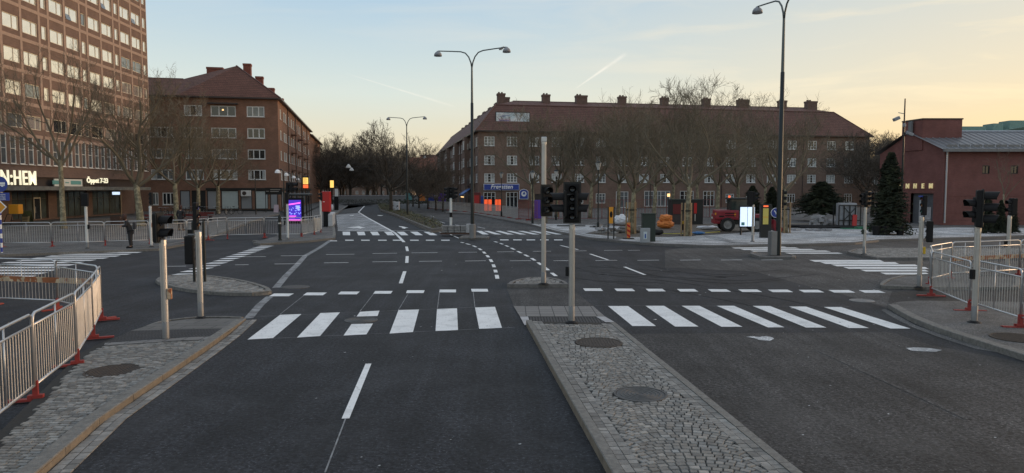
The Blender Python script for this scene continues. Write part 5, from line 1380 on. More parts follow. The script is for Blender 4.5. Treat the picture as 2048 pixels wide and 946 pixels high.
# round arrow sign
def disc(mb,r,y,n=24,mi=0): mb.add([(r*math.cos(2*PI*k/n),y,r*math.sin(2*PI*k/n)) for k in range(n)],[tuple(range(n))],mi); return mb
lp=P(1549.5,510)
t=thing('arrow_sign','round blue sign with white arrow pointing down right on the right lamp post','sign',(lp[0]-.04,lp[1]-.16,0))
p=MB().lathe([(0,0),(.235,0),(.235,.02),(0,.02)],24).obj('disc','white_paint',t,(-.02,-.0,2.03)); p.rotation_euler=(PI/2,0,0)
q=MB().lathe([(0,.0),(.215,.0)],24).obj('blue_face','sign_blue',t,(-.02,-.024,2.03)); q.rotation_euler=(PI/2,0,0)
a_=R_(-50); mb=MB()
def ar2(pts,s,a,cx,cz,y): return [(cx+s*(x*math.cos(a)-z*math.sin(a)),y,cz+s*(x*math.sin(a)+z*math.cos(a))) for x,z in pts]
mb.add(ar2([(-.75,-.10),(.2,-.10),(.2,.10),(-.75,.10)],.18,a_,-.02,2.03,-.030),[(0,1,2,3)]).add(ar2([(.1,-.35),(.75,0),(.1,.35)],.18,a_,-.02,2.03,-.030),[(0,1,2)]).obj('arrow','white_paint',t)
MB().box(-.03,.03,.0,.05,1.9,2.2).obj('clamp','steel_dark',t)
# left road signs
sp=P(4,506,.1)
t=thing('sign_pole','pole with blue and white bands at the left picture edge','sign pole',sp); MB().lathe([(.045,0),(.045,3.9),(0,3.9)],10).obj('pole','white_paint',t)
mb=MB()
for k in range(8): mb.lathe([(.046,.05+k*.44),(.05,.05+k*.44),(.05,.27+k*.44),(.046,.27+k*.44)],10)
mb.obj('bands','sign_blue',t)
t=thing('bus_sign','round blue sign with white bus symbol at the left picture edge','sign',(sp[0]+.1,sp[1]-.06,0))
p=MB().lathe([(0,0),(.37,0),(.37,.02),(0,.02)],28).obj('disc','sign_blue',t,(0,0,3.38)); p.rotation_euler=(PI/2,0,0)
MB().box(-.26,.26,-.03,-.025,3.36,3.47).box(-.25,.25,-.03,-.025,3.30,3.345).box(-.17,-.08,-.03,-.025,3.26,3.30).box(.08,.17,-.03,-.025,3.26,3.30).obj('bus_symbol','white_paint',t)
t=thing('text_sign','small blue rectangular sign with three lines of white text under the round bus sign','sign',(sp[0]+.1,sp[1]-.06,0))
MB().box(-.43,.43,-.02,.0,2.72,3.0-.01).box(-.43,.43,-.02,.0,2.70,2.98).obj('plate','sign_blue',t) if False else MB().box(-.43,.43,-.02,.0,2.60,2.98).obj('plate','sign_blue',t)
for k,s_ in enumerate(('Buss samt','m. fordon','i linjetrafik')): text_obj('text_line',s_,.13,'white_paint',t,(0,-.03,2.89-k*.105),ext=.001)
t=thing('priority_sign','yellow diamond priority sign with white border under the text sign','sign',(sp[0]+.08,sp[1]-.06,2.30))
MB().add([(0,-.02,-.30),(.30,-.02,0),(0,-.02,.30),(-.30,-.02,0),(0,0,-.30),(.30,0,0),(0,0,.30),(-.30,0,0)],[(0,1,2,3),(7,6,5,4),(0,4,5,1),(1,5,6,2),(2,6,7,3),(3,7,4,0)]).obj('border','white_paint',t)
MB().add([(0,-.024,-.245),(.245,-.024,0),(0,-.024,.245),(-.245,-.024,0)],[(0,1,2,3)]).obj('face','sign_orange',t)
# smaller lamps on the left pavement
for i,(px,py,Y,l) in enumerate(((569,339,60,'nearest of the curved small lamps beside the bus shelter, white bowl'),(584,346,72,'second curved small lamp along the left pavement'),(597,351,87,'third curved small lamp along the left pavement'),(604,355,104,'fourth and farthest curved small lamp along the left pavement'))):
    q=(px-1024)/F; t=thing('small_street_lamp',l,'street lamp',(q*Y,Y,.1),0,'curved small lamps along the left pavement')
    MB().tube([(0,0,0),(0,0,4.3),(-.06,0,4.6),(-.25,0,4.75),(-.42,0,4.68)],[.07,.05,.04,.04,.035],7).obj('pole','pole_black',t); MB().lathe([(0,.22),(.12,.2),(.22,.08),(.26,-.08),(.0,-.1)],12).obj('lamp_shade','white_paint',t,(-.5,0,4.5))
t=thing('sign_post','slim black post in front of the corner shop windows','post',P(512,429.5,.12)); MB().lathe([(.07,0),(.05,4.3),(0,4.35)],8).obj('post','pole_black',t); 
for (px,py,H,l) in ((1196,458,5.1,'old style lantern lamp between the bare trees at the square'),(1003,433,4.9,'old style lantern lamp in front of the blue restaurant sign'),(1112,440,4.9,'old style lantern lamp behind the central signal poles'),(1065,447,4.6,'slim lamp post next to the red mesh gate')):
    t=thing('lantern_lamp',l,'street lamp',P(px,py,.12),0,'old style lantern lamps on the square'); MB().lathe([(.10,0),(.10,.5),(.05,.6),(.04,H-.7),(.08,H-.66),(.03,H-.6)],8).obj('pole','pole_black',t)
    MB().lathe([(.08,H-.6),(.22,H-.12),(.24,H-.1)],6).obj('lantern_glass','lamp_glass',t); MB().lathe([(.26,H-.1),(.14,H+.02),(.04,H+.08),(0,H+.16)],6).obj('lantern_roof','pole_black',t)
q=(1802-1024)/F; t=thing('floodlight_pole','tall thin pole with two floodlights in front of the red brick hall','street lamp',(q*56.5,56.5,.12)); MB().lathe([(.11,0),(.05,10.2),(0,10.2)],10).obj('pole','pole_black',t)
MB().bbox(-.95,-.45,-.15,.15,-.12,.14,.06).obj('floodlight','lamp_grey',t,(0,0,8.9)).rotation_euler=(0,R_(-25),0); MB().bbox(.25,.75,-.15,.15,-.12,.12,.06).obj('floodlight','lamp_grey',t,(0,0,7.6)).rotation_euler=(0,R_(20),0); MB().tube([(-.5,0,9.1),(0,0,9.0)],.03,5).tube([(.3,0,7.5),(0,0,7.6)],.03,5).lathe([(0,-.2),(.14,-.1),(.14,.1),(0,.2)],8,(0,0,8.1)).obj('brackets','lamp_grey',t)
# span-wire lamps
for i,(px,py,Y,l) in enumerate(((697,334,110,'hanging white street lamp on a span wire before the far trees, the left one'),(703,340,128,'hanging white street lamp just right of the first one'),(849,315,150,'hanging white street lamp high over the far street'),(822,352,120,'low hanging white street lamp right of the far tall lamp'))):
    x,y,z=PY(px,py,Y); t=thing('hanging_lamp',l,'street lamp',(x,y,z),0,'hanging lamps on span wires'); MB().lathe([(0,.45),(.12,.4),(.4,.05),(.42,-.15),(0,-.1)],12).obj('lamp_shade','lamp_glass',t); MB().tube([(-24 if i<2 else -8,0,1.2),(0,0,.5),(22 if i<2 else 8,0,1.2)],.012,3).obj('wire','black_metal',t)
# gull
t=thing('gull','small grey gull perched on the right arm of the central tall lamp','bird'); x,y,z=PY(1003,100,46.1-.9); t.location=(x,y,z-.02)
mb=MB(); mb.lathe([(0,-.2),(.05,-.15),(.085,-.03),(.08,.06),(.05,.12),(0,.14)],8); o=mb.obj('body','bird',t,(0,0,.12)); o.rotation_euler=(0,R_(62),0)
MB().lathe([(0,-.045),(.045,0),(0,.05)],8,(.12,0,.24)).tube([(.08,0,.15),(.12,0,.22)],.035,6).tube([(.16,0,.235),(.205,0,.225)],[.012,.002],5).tube([(0,.02,.05),(0,.02,-.02)],.008,4).tube([(0,-.02,.05),(0,-.02,-.02)],.008,4).obj('head_and_legs','white_paint',t)
# ---------------------------------------------------------------- bus stop
bx0=P(590,447,.12)
t=thing('bus_shelter','dark bus shelter with flat roof behind the glowing advert panel','bus shelter',(bx0[0],bx0[1]+.3,.12),math.atan(.205)*1.0)
MB().bbox(-1.0,1.1,.0,5.2,2.45,2.62,.05).obj('roof','black_metal',t)
mb=MB()
for x in (-.85,.95):
    for y in (.15,2.6,5.0): mb.box(x-.04,x+.04,y-.04,y+.04,0,2.45)
mb.obj('posts','black_metal',t); MB().box(-.86,-.84,.2,5,.25,2.3).obj('glass_wall','shop_glass',t); MB().box(-.6,-.2,1,4.4,.42,.48).obj('bench','wood_dark',t)
t=thing('advert_screen','glowing blue and pink advert screen at the end of the bus shelter','screen',(bx0[0]+.02,bx0[1]-.05,.12))
MB().bbox(-.66,.80,-.12,.12,.12,2.28,.03).obj('case','black_plastic',t); MB().box(-.5,.6,-.08,.08,0,.12).obj('foot','black_plastic',t)
MB().box(-.50,.60,-.135,-.122,.25,2.08).obj('picture','screen_blue',t)
MB().box(-.50,.60,-.145,-.136,.25,.38).box(-.46,.05,-.145,-.136,.50,.57).box(-.46,.15,-.145,-.136,.62,.70).add([(-.48,-.14,1.62),(.55,-.14,1.78),(.55,-.14,1.9),(-.48,-.14,1.74)],[(0,1,2,3)]).obj('pink_caption','screen_pink',t)
mb=MB(); random.seed(4)
for k in range(26): x=random.uniform(-.45,.55); z=random.uniform(.8,1.55); s_=random.uniform(.02,.06); mb.box(x-s_,x+s_,-.141,-.136,z-s_,z+s_)
mb.add([(.1,-.139,1.6),(.5,-.139,1.6),(.35,-.139,1.1)],[(0,2,1)]).obj('light_spots','screen_glow',t)
t=thing('departure_board','yellow and red lit departure board on a post right of the bus shelter','sign',(*P(613,430,.12)[:2],.12)); MB().tube([(0,0,0),(0,0,3.4)],.06,6).obj('post','black_metal',t); MB().bbox(-.36,.36,-.1,.1,3.1,4.55,.03).obj('case','black_plastic',t); MB().box(-.30,.30,-.112,-.102,3.65,4.4).obj('lit_panel','board_lit',t); MB().box(-.30,.30,-.112,-.102,3.18,3.58).obj('red_panel','board_red',t)
mb=MB(); 
for k in range(5): mb.box(-.26,.1+.12*(k%2),-.118,-.113,3.75+k*.13,3.79+k*.13)
mb.obj('text_rows','gutter',t)
t=thing('departure_board','smaller lit departure board farther along, beyond the red machine','sign',(*P(665,418,.12)[:2],.12)); MB().tube([(0,0,0),(0,0,3.6)],.06,6).obj('post','black_metal',t); MB().box(-.35,.35,-.1,.1,3.2,4.5).obj('case','black_plastic',t); MB().box(-.28,.28,-.112,-.102,3.3,4.4).obj('lit_panel','board_lit',t)
t=thing('info_post','black timetable post with white panel on the bus platform','info post',P(673,420,.12)); MB().bbox(-.3,.3,-.12,.12,0,2.0,.04).obj('body','black_plastic',t); MB().box(-.18,.25,-.05,.05,2.0,3.1).obj('panel','white_frame',t)
t=thing('red_machine','tall red box on a slim black foot beside the bus lane','machine',P(652,453,.12)); MB().bbox(-.16,.28,-.2,.2,0,1.3,.03).obj('foot','black_plastic',t); MB().bbox(-.25,.40,-.26,.26,1.22,2.85,.05).obj('body','red_paint',t); MB().box(-.15,-.0,-.27,-.262,2.0,2.04).obj('handle','white_paint',t)
t=thing('concrete_block','long pale concrete block beside the red machine','concrete block',P(661,455,.12),R_(12)); MB().bbox(-.17,.17,0,6,.12,1.05,.03).obj('block','concrete_block',t); MB().box(-.20,.20,-.02,6,0,.12).obj('base','stone_grey',t)
t=thing('white_sack','white sack beside the timetable post','sack',P(663,422,.12)); 
def sack(parent,w,d,h,m,seed=1,name='sack'):
    random.seed(seed); bm=bmesh.new(); bmesh.ops.create_icosphere(bm,subdivisions=3,radius=1)
    ph=[random.uniform(0,6) for _ in range(6)]
    for v in bm.verts:
        c=v.co; k=1+.12*math.sin(5*c.x+ph[0])*math.sin(4*c.y+ph[1])+.08*math.sin(9*c.z+ph[2])*math.cos(7*c.x+ph[3])
        x=math.copysign(abs(c.x)**.7,c.x); y=math.copysign(abs(c.y)**.7,c.y)
        v.co=(x*w/2*k,y*d/2*k,max(0,(c.z*.5+.5)**.85*h*k))
    me=bpy.data.meshes.new(name); bm.to_mesh(me); bm.free(); me.materials.append(M[m]); return link(name,me,parent)
sack(t,.5,.5,.9,'white_bag')
# shop direction sign beside the corner
t=thing('direction_sign','dark direction sign with small white arrow and lettering at the corner shop','sign',(*P(548,425,.12)[:2],.12)); MB().box(-1.1,1.1,-.05,.05,2.35,3.25).obj('board','black_metal',t); MB().box(-.95,-.6,-.06,-.051,2.75,2.82).box(-.4,.9,-.06,-.051,2.95,3.02).box(-.4,.7,-.06,-.051,2.72,2.79).obj('lettering','sill',t); MB().tube([(1.05,0,0),(1.05,0,2.4)],.05,5).tube([(-1.05,0,0),(-1.05,0,2.4)],.05,5).obj('posts','black_metal',t)
t=thing('sandwich_board','pale sandwich board at the foot of the corner shop','sign',P(553,424.5,.12)); MB().add([(-.3,-.25,0),(.3,-.25,0),(.3,0,1.0),(-.3,0,1.0),(-.3,.25,0),(.3,.25,0)],[(0,1,2,3),(3,2,5,4)]).obj('board','billboard_pink',t)
# ---------------------------------------------------------------- left plaza things
t=thing('sandwich_board','green and cream sandwich board in front of the tower block entrance','sign',P(55,447,.12)); MB().add([(-.38,-.3,0),(.38,-.3,0),(.38,0,1.15),(-.38,0,1.15),(-.38,.3,0),(.38,.3,0)],[(0,1,2,3),(3,2,5,4)]).obj('board','leafy',t); MB().add([(-.33,-.29,.12),(.33,-.29,.12),(.33,-.07,.85),(-.33,-.07,.85)],[(0,1,2,3)]).obj('price_list','ochre_wall',t)
mb=MB()
for k in range(5): mb.box(-.25,.2,-.29+.03*k-.02,-.27+.03*k-.02,.2+.13*k,.25+.13*k)
mb.obj('writing','fascia_dark',t)
t=thing('delivery_bag','yellow insulated delivery bag on a dark frame outside the tower block','bag',P(33,450,.12)); MB().bbox(-.42,.42,-.3,.3,.95,1.75,.06).obj('bag','sign_orange',t); MB().tube([(-.5,0,0),(-.3,0,.95)],.03,5).tube([(.5,0,0),(.3,0,.95)],.03,5).tube([(-.5,0,.4),(.5,0,.4)],.03,5).tube([(-.4,.2,.95),(-.9,.2,.9),(-1.2,.2,.2)],.03,5).obj('frame','black_metal',t)
t=thing('planter_box','dark wooden planter box beside the shop end','planter',P(234,448,.12)); MB().bbox(-.42,.42,-.3,.3,0,.68,.02).obj('box','wood_dark',t); MB().box(-.38,.38,-.26,.26,.68,.70).obj('soil','soil',t)
t=thing('banner_pole','slim pole with small pale sign at the end of the shop windows','sign pole',P(244,447,.12)); MB().tube([(0,0,0),(0,0,2.9)],.03,6).obj('pole','wood',t); MB().box(-.75,-.1,-.03,.03,2.55,2.8).obj('sign','screen_white',t)
def bench(px,py,L_,label):
    t=thing('bench',label,'bench',P(px,py,.12),R_(4),'red benches round the plane trees'); MB().box(-L_/2,L_/2,-.25,-.08,.42,.48).box(-L_/2,L_/2,-.05,.12,.42,.48).box(-L_/2,L_/2,.15,.32,.42,.48).obj('seat','red_dark',t)
    for x in (-L_/2+.2,L_/2-.2): MB().box(x-.04,x+.04,-.22,.3,0,.42).obj('leg','black_metal',t)
    MB().box(-L_/2,L_/2,.34,.40,.6,.8).obj('backrest','red_dark',t)
bench(323,447,3.2,'left red slatted bench under the thick plane tree'); bench(373,446,3.4,'middle red slatted bench beside the bicycles'); bench(404,441,2.0,'right small red slatted bench below the slender tree')
# bicycles
def bicycle():
    t=thing('bicycle','','bicycle')
    for x in (-.52,.52):
        w=MB(); pts=[(.34*math.cos(a),0,.34*math.sin(a)) for a in [2*PI*k/18 for k in range(19)]]; w.tube(pts,.022,5,cap=False); o=w.obj('wheel','rubber',t,(x,0,.36))
        s_=MB(); 
        for k in range(6): a=PI*k/6; s_.box(-.003,.003,-.003,.003,-.33,.33) if k==0 else s_.tube([(.33*math.cos(a),0,.33*math.sin(a)),(-.33*math.cos(a),0,-.33*math.sin(a))],.004,3)
        s_.obj('spokes','steel',o)
    MB().tube([(-.52,0,.36),(-.12,0,.36),(.35,0,.78),(-.22,0,.74),(-.12,0,.36)],.018,5).tube([(-.22,0,.74),(-.52,0,.36)],.012,4).tube([(.52,0,.36),(.36,0,.78),(.33,0,.98)],.018,5).tube([(-.12,0,.36),(-.25,0,.9)],.016,5).obj('frame','black_metal',t)
    MB().tube([(.25,-.28,1.0),(.33,-.1,1.0),(.33,.1,1.0),(.25,.28,1.0)],.014,5).obj('handlebar','steel',t); MB().bbox(-.38,-.12,-.07,.07,.9,.96,.02).obj('saddle','black_plastic',t); return t
b0=bicycle(); random.seed(12)
spots=[(322,433),(332,434),(340,431),(349,433),(363,430),(372,432),(381,430),(391,432),(401,430),(411,431),(432,430),(446,429),(458,429.5),(472,428.5)]
for i,(px,py) in enumerate(spots):
    p=P(px,py,.12); rz=R_(random.choice((70,80,95,110,60))) if i<13 else 0.1
    l=f'parked bicycle in the rack below the plane trees, {ordn[i]} from the left'
    if i==0: b0.location=p; b0.rotation_euler=(0,0,rz); b0['label']=l; b0['group']='bicycles parked below the plane trees'
    else:
        c=copy_tree(b0,p,rz,l)
# ---------------------------------------------------------------- site things on the right plaza
t=thing('info_board','glowing pale info board on two black posts near the right crosswalk','info board',P(1494,470,.12)); MB().box(-.55,.5,-.06,.06,.5,1.92).obj('case','black_plastic',t); MB().box(-.5,-.03,-.075,-.062,.58,1.85).box(0,.45,-.075,-.062,.58,1.85).obj('screen','screen_white',t); MB().tube([(-.42,0,0),(-.42,0,.6)],.06,6).obj('leg','black_metal',t); MB().tube([(.42,0,0),(.42,0,.6)],.06,6).obj('leg','black_metal',t)
MB().box(-.42,-.2,-.079,-.076,.64,.85).obj('skyline_print','sign_teal',t)
t=thing('info_column','dark tapered column with yellow panel and red lit top behind the arrow sign','info column',P(1530,475.5,.12)); MB().cbox((0,0,1.05),(.62,.3,2.1),0,0,1.1).obj('body','black_metal',t); MB().box(-.22,.12,-.18,-.165,.85,1.85).obj('panel','yellow_panel',t); MB().box(-.2,.1,-.18,-.165,1.93,2.02).obj('red_light','board_red',t); MB().box(-.2,.1,-.186,-.181,1.28,1.32).obj('panel_strip','sign_orange',t)
t=thing('warning_sign','yellow warning sign between two black posts near the white sack','sign',P(1222,478,.12)); MB().box(-.22,-.15,-.04,.04,0,1.95).obj('leg','black_metal',t); MB().box(.13,.20,-.04,.04,0,1.95).obj('leg','black_metal',t); MB().box(-.15,.13,-.02,.02,1.75,1.95).box(-.13,.11,-.03,.03,.95,1.82).obj('plate','sign_orange',t)
d=MB().lathe([(0,0),(.09,0)],12).obj('black_mark','black_plastic',t,(-.01,-.035,1.5)); d.rotation_euler=(PI/2,0,0); d.scale=(1,2.2,1)
t=thing('utility_cabinet','tall dark green utility cabinet at the plaza kerb','cabinet',P(1296,483,.12)); MB().bbox(-.36,.38,-.25,.25,0,1.58,.02).obj('body','cabinet_green',t); MB().box(-.40,.42,-.28,.28,1.58,1.64).obj('lid','cabinet_green',t)
t=thing('utility_cabinet','small grey utility cabinet with a blue poster leaning on the green one','cabinet',(P(1288,484,.12)[0],P(1288,484,.12)[1]-.35,.12)); MB().bbox(-.28,.26,-.12,.12,0,.82,.02).obj('body','cabinet_grey',t); MB().box(-.12,.08,-.13,-.122,.2,.62).obj('poster','billboard',t); MB().box(-.05,.02,-.134,-.131,.25,.5).obj('poster_mark','sign_blue2',t)
t=thing('marker_post','red and yellow striped marker post on a black base','marker post',P(1257,478,.12)); MB().cbox((0,0,.03),(.75,.4,.06),0,0,.8).obj('base','rubber',t); MB().box(-.10,.10,-.03,.03,.05,1.0).obj('board','orange_bag',t)
mb=MB()
for k in range(3): mb.add([(-.1,-.034,.2+k*.3),(.1,-.034,.08+k*.3),(.1,-.034,.2+k*.3),(-.1,-.034,.32+k*.3)],[(0,1,2,3)])
mb.obj('stripes','red_paint',t)
t=thing('marker_post','broad red marker board with yellow lamp in front of the staked tree','marker post',P(1374,471,.12)); MB().cbox((0,0,.03),(1.1,.5,.06),0,0,.8).obj('base','rubber',t); MB().box(-.24,.22,-.04,.04,.05,1.0).box(-.12,.1,-.04,.04,1.0,1.15).obj('board','red_foot',t); MB().bbox(-.36,-.24,-.06,.06,.75,.95,.02).obj('lamp','yellow_paint',t); MB().box(-.35,-.25,-.05,.05,.35,.75).obj('battery','black_plastic',t)
t=thing('site_kiosk','dark kiosk with red poster wall behind the staked tree','kiosk',P(1370,448,.12)); MB().bbox(-1.35,1.35,-.8,.8,.0,2.1,.03).obj('body','black_metal',t); MB().box(-1.25,-.45,-.82,-.802,.9,1.75).obj('red_panel','red_dark',t); MB().box(.55,.8,-.82,-.802,.95,1.85).obj('red_drawing','red_paint',t); MB().box(.62,.70,-.82,-.802,.3,.9).obj('pale_strip','sill',t); MB().box(-1.38,1.38,-.84,.84,2.1,2.17).obj('roof','cabinet_green',t)
MB().box(-1.3,.2,-.9,-.82,0,.85).obj('counter','fascia_dark',t)
t=thing('orange_sack','crumpled bright orange construction sack beside the kiosk','sack',P(1331,457,.12)); sack(t,1.3,1.0,.62,'orange_bag',3,'lower_fold'); o=sack(t,.95,.8,.62,'orange_bag',8,'upper_fold'); o.location=(.0,0,.45)
t=thing('white_sack','rounded white sack of material left of the wooden stakes','sack',P(1241,451,.12)); sack(t,1.15,1.0,.85,'white_bag',5); MB().box(-.6,.6,-.5,.5,0,.08).obj('pallet','wood_dark',t)
t=thing('plastic_sheet','pale crumpled plastic sheet beside the wheel loader','sheet',P(1415,459,.14)); sack(t,1.5,.6,.28,'white_bag',11,'sheet')
t=thing('yellow_hose','yellow hose lying across the dirt of the site','hose'); MB().tube([P(a,b,.16) for a,b in ((1322,467),(1345,467.5),(1375,466.5),(1400,466),(1440,463.5))],.035,5).obj('hose','hose_yellow',t)
t=thing('blue_sheet','blue plastic sheet scraps beside the yellow hose','sheet',P(1397,469,.14)); sack(t,.8,.4,.2,'hose_blue',2,'sheet')
t=thing('black_tarp','black tarpaulin lump beside the green cabinet','tarpaulin',P(1313,470,.12)); sack(t,.9,.6,.35,'rubber',7,'tarp')
for i,(px,py,w) in enumerate(((1197,455,.9),(1216,466,.7),(1250,466,1.0),(1290,461,.9))):
    t=thing('stone_pile',('low pile of grey kerb stones left of the yellow warning sign','small heap of stones in front of the warning sign','flat heap of dark slabs near the marker post','flat heap of slabs behind the green cabinet')[i],'stones',P(px,py,.12),0,'small stone heaps on the site'); random.seed(i)
    mb=MB()
    for k in range(9): mb.cbox((random.uniform(-w,w),random.uniform(-.4,.4),.07+.12*(k%3)),(random.uniform(.3,.7),.3,.12),random.uniform(0,3))
    mb.obj('stones',('stone_grey','stone_pale','granite_dark','stone_grey')[i],t)
# pallet of pale stones and frame, red slab, pipes
t=thing('stone_pallet','long stack of pale wrapped stones behind the right lamp post','stones',P(1650,453,.12)); random.seed(2); mb=MB()
for k in range(46):
    x=random.uniform(-1.1,1.0); h=.95 if x<-.1 else .6; mb.cbox((x,random.uniform(-.3,.3),random.uniform(.15,h-.1)),(random.uniform(.2,.4),.3,random.uniform(.15,.25)),random.uniform(-.3,.3))
mb.obj('stones','stone_pale',t); MB().box(-1.2,1.2,-.4,.4,0,.12).obj('pallet','wood_dark',t)
t=thing('tank_frame','dark steel frame with cross braces round a white tank','tank',P(1693,455,.12)); W2,H2=.85,1.75; mb=MB()
for x in (-W2,-.45,0,.45,W2): mb.box(x-.035,x+.035,-.5,-.44,0,H2)
for x in (-W2,W2): mb.box(x-.035,x+.035,.44,.5,0,H2)
for z in (0.55,H2-.03): mb.box(-W2,W2,-.49,-.42,z,z+.07)
mb.tube([(-.45,-.5,.6),(.45,-.5,1.6)],.035,4).tube([(.45,-.5,.6),(-.45,-.5,1.6)],.035,4).obj('frame','black_metal',t); MB().bbox(-.72,.62,-.4,.4,.1,1.95,.12).obj('tank','tank_grey',t)
t=thing('red_slab','leaning red panel beside the white tank','panel',P(1708,456,.12),0); o=MB().box(-.17,.17,-.04,.04,0,1.05).obj('panel','red_paint',t); o.rotation_euler=(R_(-8),R_(6),0)
t=thing('green_sheet','green plastic sheet lying at the foot of the big conifer','sheet',P(1728,458,.13)); MB().box(-1.6,1.4,-.3,.5,0,.06).box(-.5,1.3,-.1,.5,.06,.16).obj('sheet','sheet_green',t)
for i,(px,py,L_) in enumerate(((1575,455,3.6),(1600,457,5.2),(1665,456,3.5),(1580,461,3.0))):
    t=thing('pipe_bundle',('dark pipes lying behind the wooden stakes','long dark pipes in front of the stone stack','dark pipes below the white tank','pale broken slabs lying on the new paving')[i],('pipes','pipes','pipes','stones')[i],P(px,py,.13)); mb=MB()
    for k in range(4): mb.tube([(0,k*.16,.1+.04*(k%2)),(L_,k*.16+.1,.1)],.07,6)
    if i==3:
        mb=MB(); random.seed(9)
        for k in range(10): mb.cbox((random.uniform(0,L_),random.uniform(-.3,.3),.08),(.5,.35,.1),random.uniform(0,3))
    mb.obj('pipes' if i<3 else 'slabs','black_plastic' if i<3 else 'stone_pale',t)
t=thing('stone_block_pallet','pallet of grey stone blocks at the tip of the planter','stones',P(910,468,.12)); random.seed(6)
mb=MB()
for r_ in range(3):
    for k in range(4): mb.bbox(-.85+k*.42+random.uniform(-.01,.01),-.85+k*.42+.38,-.35,.3,.12+r_*.16,.12+r_*.16+.14,.015)
mb.obj('blocks','stone_grey',t)
MB().bbox(.78,1.05,-.4,.3,.1,.68,.02).obj('upright_block','stone_pale',t); MB().box(-.95,1.0,-.45,.4,0,.10).obj('pallet','wood_dark',t)
t=thing('white_box','white printed box at the foot of the tree in the planter','box',P(790,420.5,.2)); MB().bbox(-.5,.02,-.4,.4,0,1.25,.04).bbox(.04,.62,-.4,.4,0,1.2,.04).obj('body','white_bag',t); MB().box(-.4,-.1,-.42,-.405,.6,.7).box(.3,.5,-.42,-.405,.5,.7).obj('print','fascia_dark',t)
t=thing('road_work_sign','orange road work sign far down the right side of the street','sign',P(844,411,.0)); MB().box(-.05,.05,-.05,.05,0,1.6).obj('post','black_metal',t); MB().box(-.65,.65,-.05,.05,.9,2.4).obj('board','orange_bag',t)
for i,(px,py,m,l) in enumerate(((818,410,'sign_teal','far teal shop board left of the orange road sign'),(862,413,'sign_blue','far blue board beside the orange road sign'),(884,416,'purple','purple board far behind the mesh barriers'))):
    t=thing('street_board',l,'sign',P(px,py,.1)); MB().box(-.05,.05,-.05,.05,0,1.5).obj('post','black_metal',t); MB().box(-.6,.6,-.05,.05,1.0,2.4).obj('board',m,t)
t=thing('poster_board','purple advertising board with pale figure behind the tall signal pole','sign',P(1081,441,.12)); MB().box(-.6,.5,-.06,.06,.2,2.0).obj('board','purple',t); MB().box(-.0,.35,-.08,-.061,.5,1.6).obj('figure','stone_pale',t)
# hedge walls at the far street end
t=thing('hedge','low clipped hedge across the far street end','hedge',(-33,152,0)); 
random.seed(1); mb=MB()
for k in range(1200):
    x=random.uniform(-6,26); y=random.uniform(-.5,.5); z=random.uniform(.1,1.0); a=random.uniform(0,3); s_=random.uniform(.12,.25); mb.cbox((x,y,z),(s_,.03,s_),a)
mb.obj('foliage','hedge',t)
t=thing('low_wall','pale low wall behind the far hedge','wall',(-40,158,0)); MB().box(0,44,0,.4,0,1.7).obj('wall','stone_grey',t); MB().box(-.1,44.1,-.1,.5,1.7,1.85).obj('coping','stone_pale',t)
# ================================================================ TREES
def rot_about(v,ax,a): return Matrix.Rotation(a,3,ax)@v
def bare_tree(seed,H=12,fork=3.2,r0=.22,spread=.85,limbs=5,lean=0,dens=1.0,twr=.012,upf=.25,m=('bark','twig')):
    rnd=random.Random(seed); tr=MB(); cr=MB()
    d=Vector((lean,0,1)).normalized(); pts=[Vector((0,0,-.1))]; rs=[r0*1.35]
    n=6
    for i in range(n):
        d=(d+Vector((rnd.uniform(-.05,.05),rnd.uniform(-.05,.05),.12))).normalized(); pts.append(pts[-1]+d*(fork+.1)/n); rs.append(r0*(1.12-.32*(i+1)/n))
    tr.tube(pts,rs,10)
    top=pts[-1]
    R=H-fork
    def grow(p,d,L,r,lev,sides):
        seg=5 if lev<2 else 4 if lev<3 else 3 if lev<4 else 2
        P_=[p]; rr=[r]; q=p; dd=d.copy(); ds=[dd.copy()]
        wob=.20 if lev<3 else .30
        for i in range(seg):
            dd=(dd+Vector((rnd.gauss(0,wob),rnd.gauss(0,wob),rnd.gauss(0,wob)+(upf*.5 if lev<3 else upf*.8)))).normalized()
            q=q+dd*L/seg; P_.append(q); rr.append(r*(1-.62*(i+1)/seg)); ds.append(dd.copy())
        cr.tube(P_,rr,sides,cap=False)
        if lev>=5: return
        nch=[6,5,5,5,4][lev] if lev<5 else 0
        nch=max(2,int(nch*dens+rnd.random()*.9))
        for k in range(nch):
            t=(.25 if lev else .18)+.75*(k+rnd.random()*.7)/nch; t=min(t,.99)
            i=int(t*seg); f=t*seg-i; pp=P_[i].lerp(P_[min(i+1,seg)],f); bd=ds[min(i+1,seg)]
            ax=bd.orthogonal().normalized(); ax=rot_about(ax,bd,rnd.uniform(0,2*PI)); nd=rot_about(bd,ax,rnd.uniform(.45,1.05))
            nd=(nd+Vector((0,0,.10))).normalized()
            ll=L*rnd.uniform(.46,.74)*(1.10-.35*t); r2=max(twr*.7,r*(1-.6*t)*rnd.uniform(.45,.65))
            if ll>.14: grow(pp,nd,ll,r2,lev+1,5 if lev<1 else 4 if lev<2 else 3)
    az=rnd.uniform(0,6)
    for k in range(limbs):
        a=az+2*PI*k/limbs+rnd.uniform(-.3,.3); el_=rnd.uniform(.55,1.15) if k else 1.35
        dd=Vector((math.cos(a)*math.cos(el_)*spread*1.2,math.sin(a)*math.cos(el_)*spread*1.2,math.sin(el_))).normalized()
        grow(top-Vector((0,0,rnd.uniform(0,.5))),dd,R*rnd.uniform(.60,.78)*(1.05 if k==0 else 1),r0*rnd.uniform(.46,.62),1 if k%2 else 0.0 and 0 or 1,6)
    return tr.mesh('trunk',m[0],True),cr.mesh('crown',m[1])
VAR={}
VAR['a']=bare_tree(1,12,4.6,.20,.8,6,dens=1.0)
VAR['b']=bare_tree(2,12,3.4,.27,1.05,6,.10,dens=1.0)
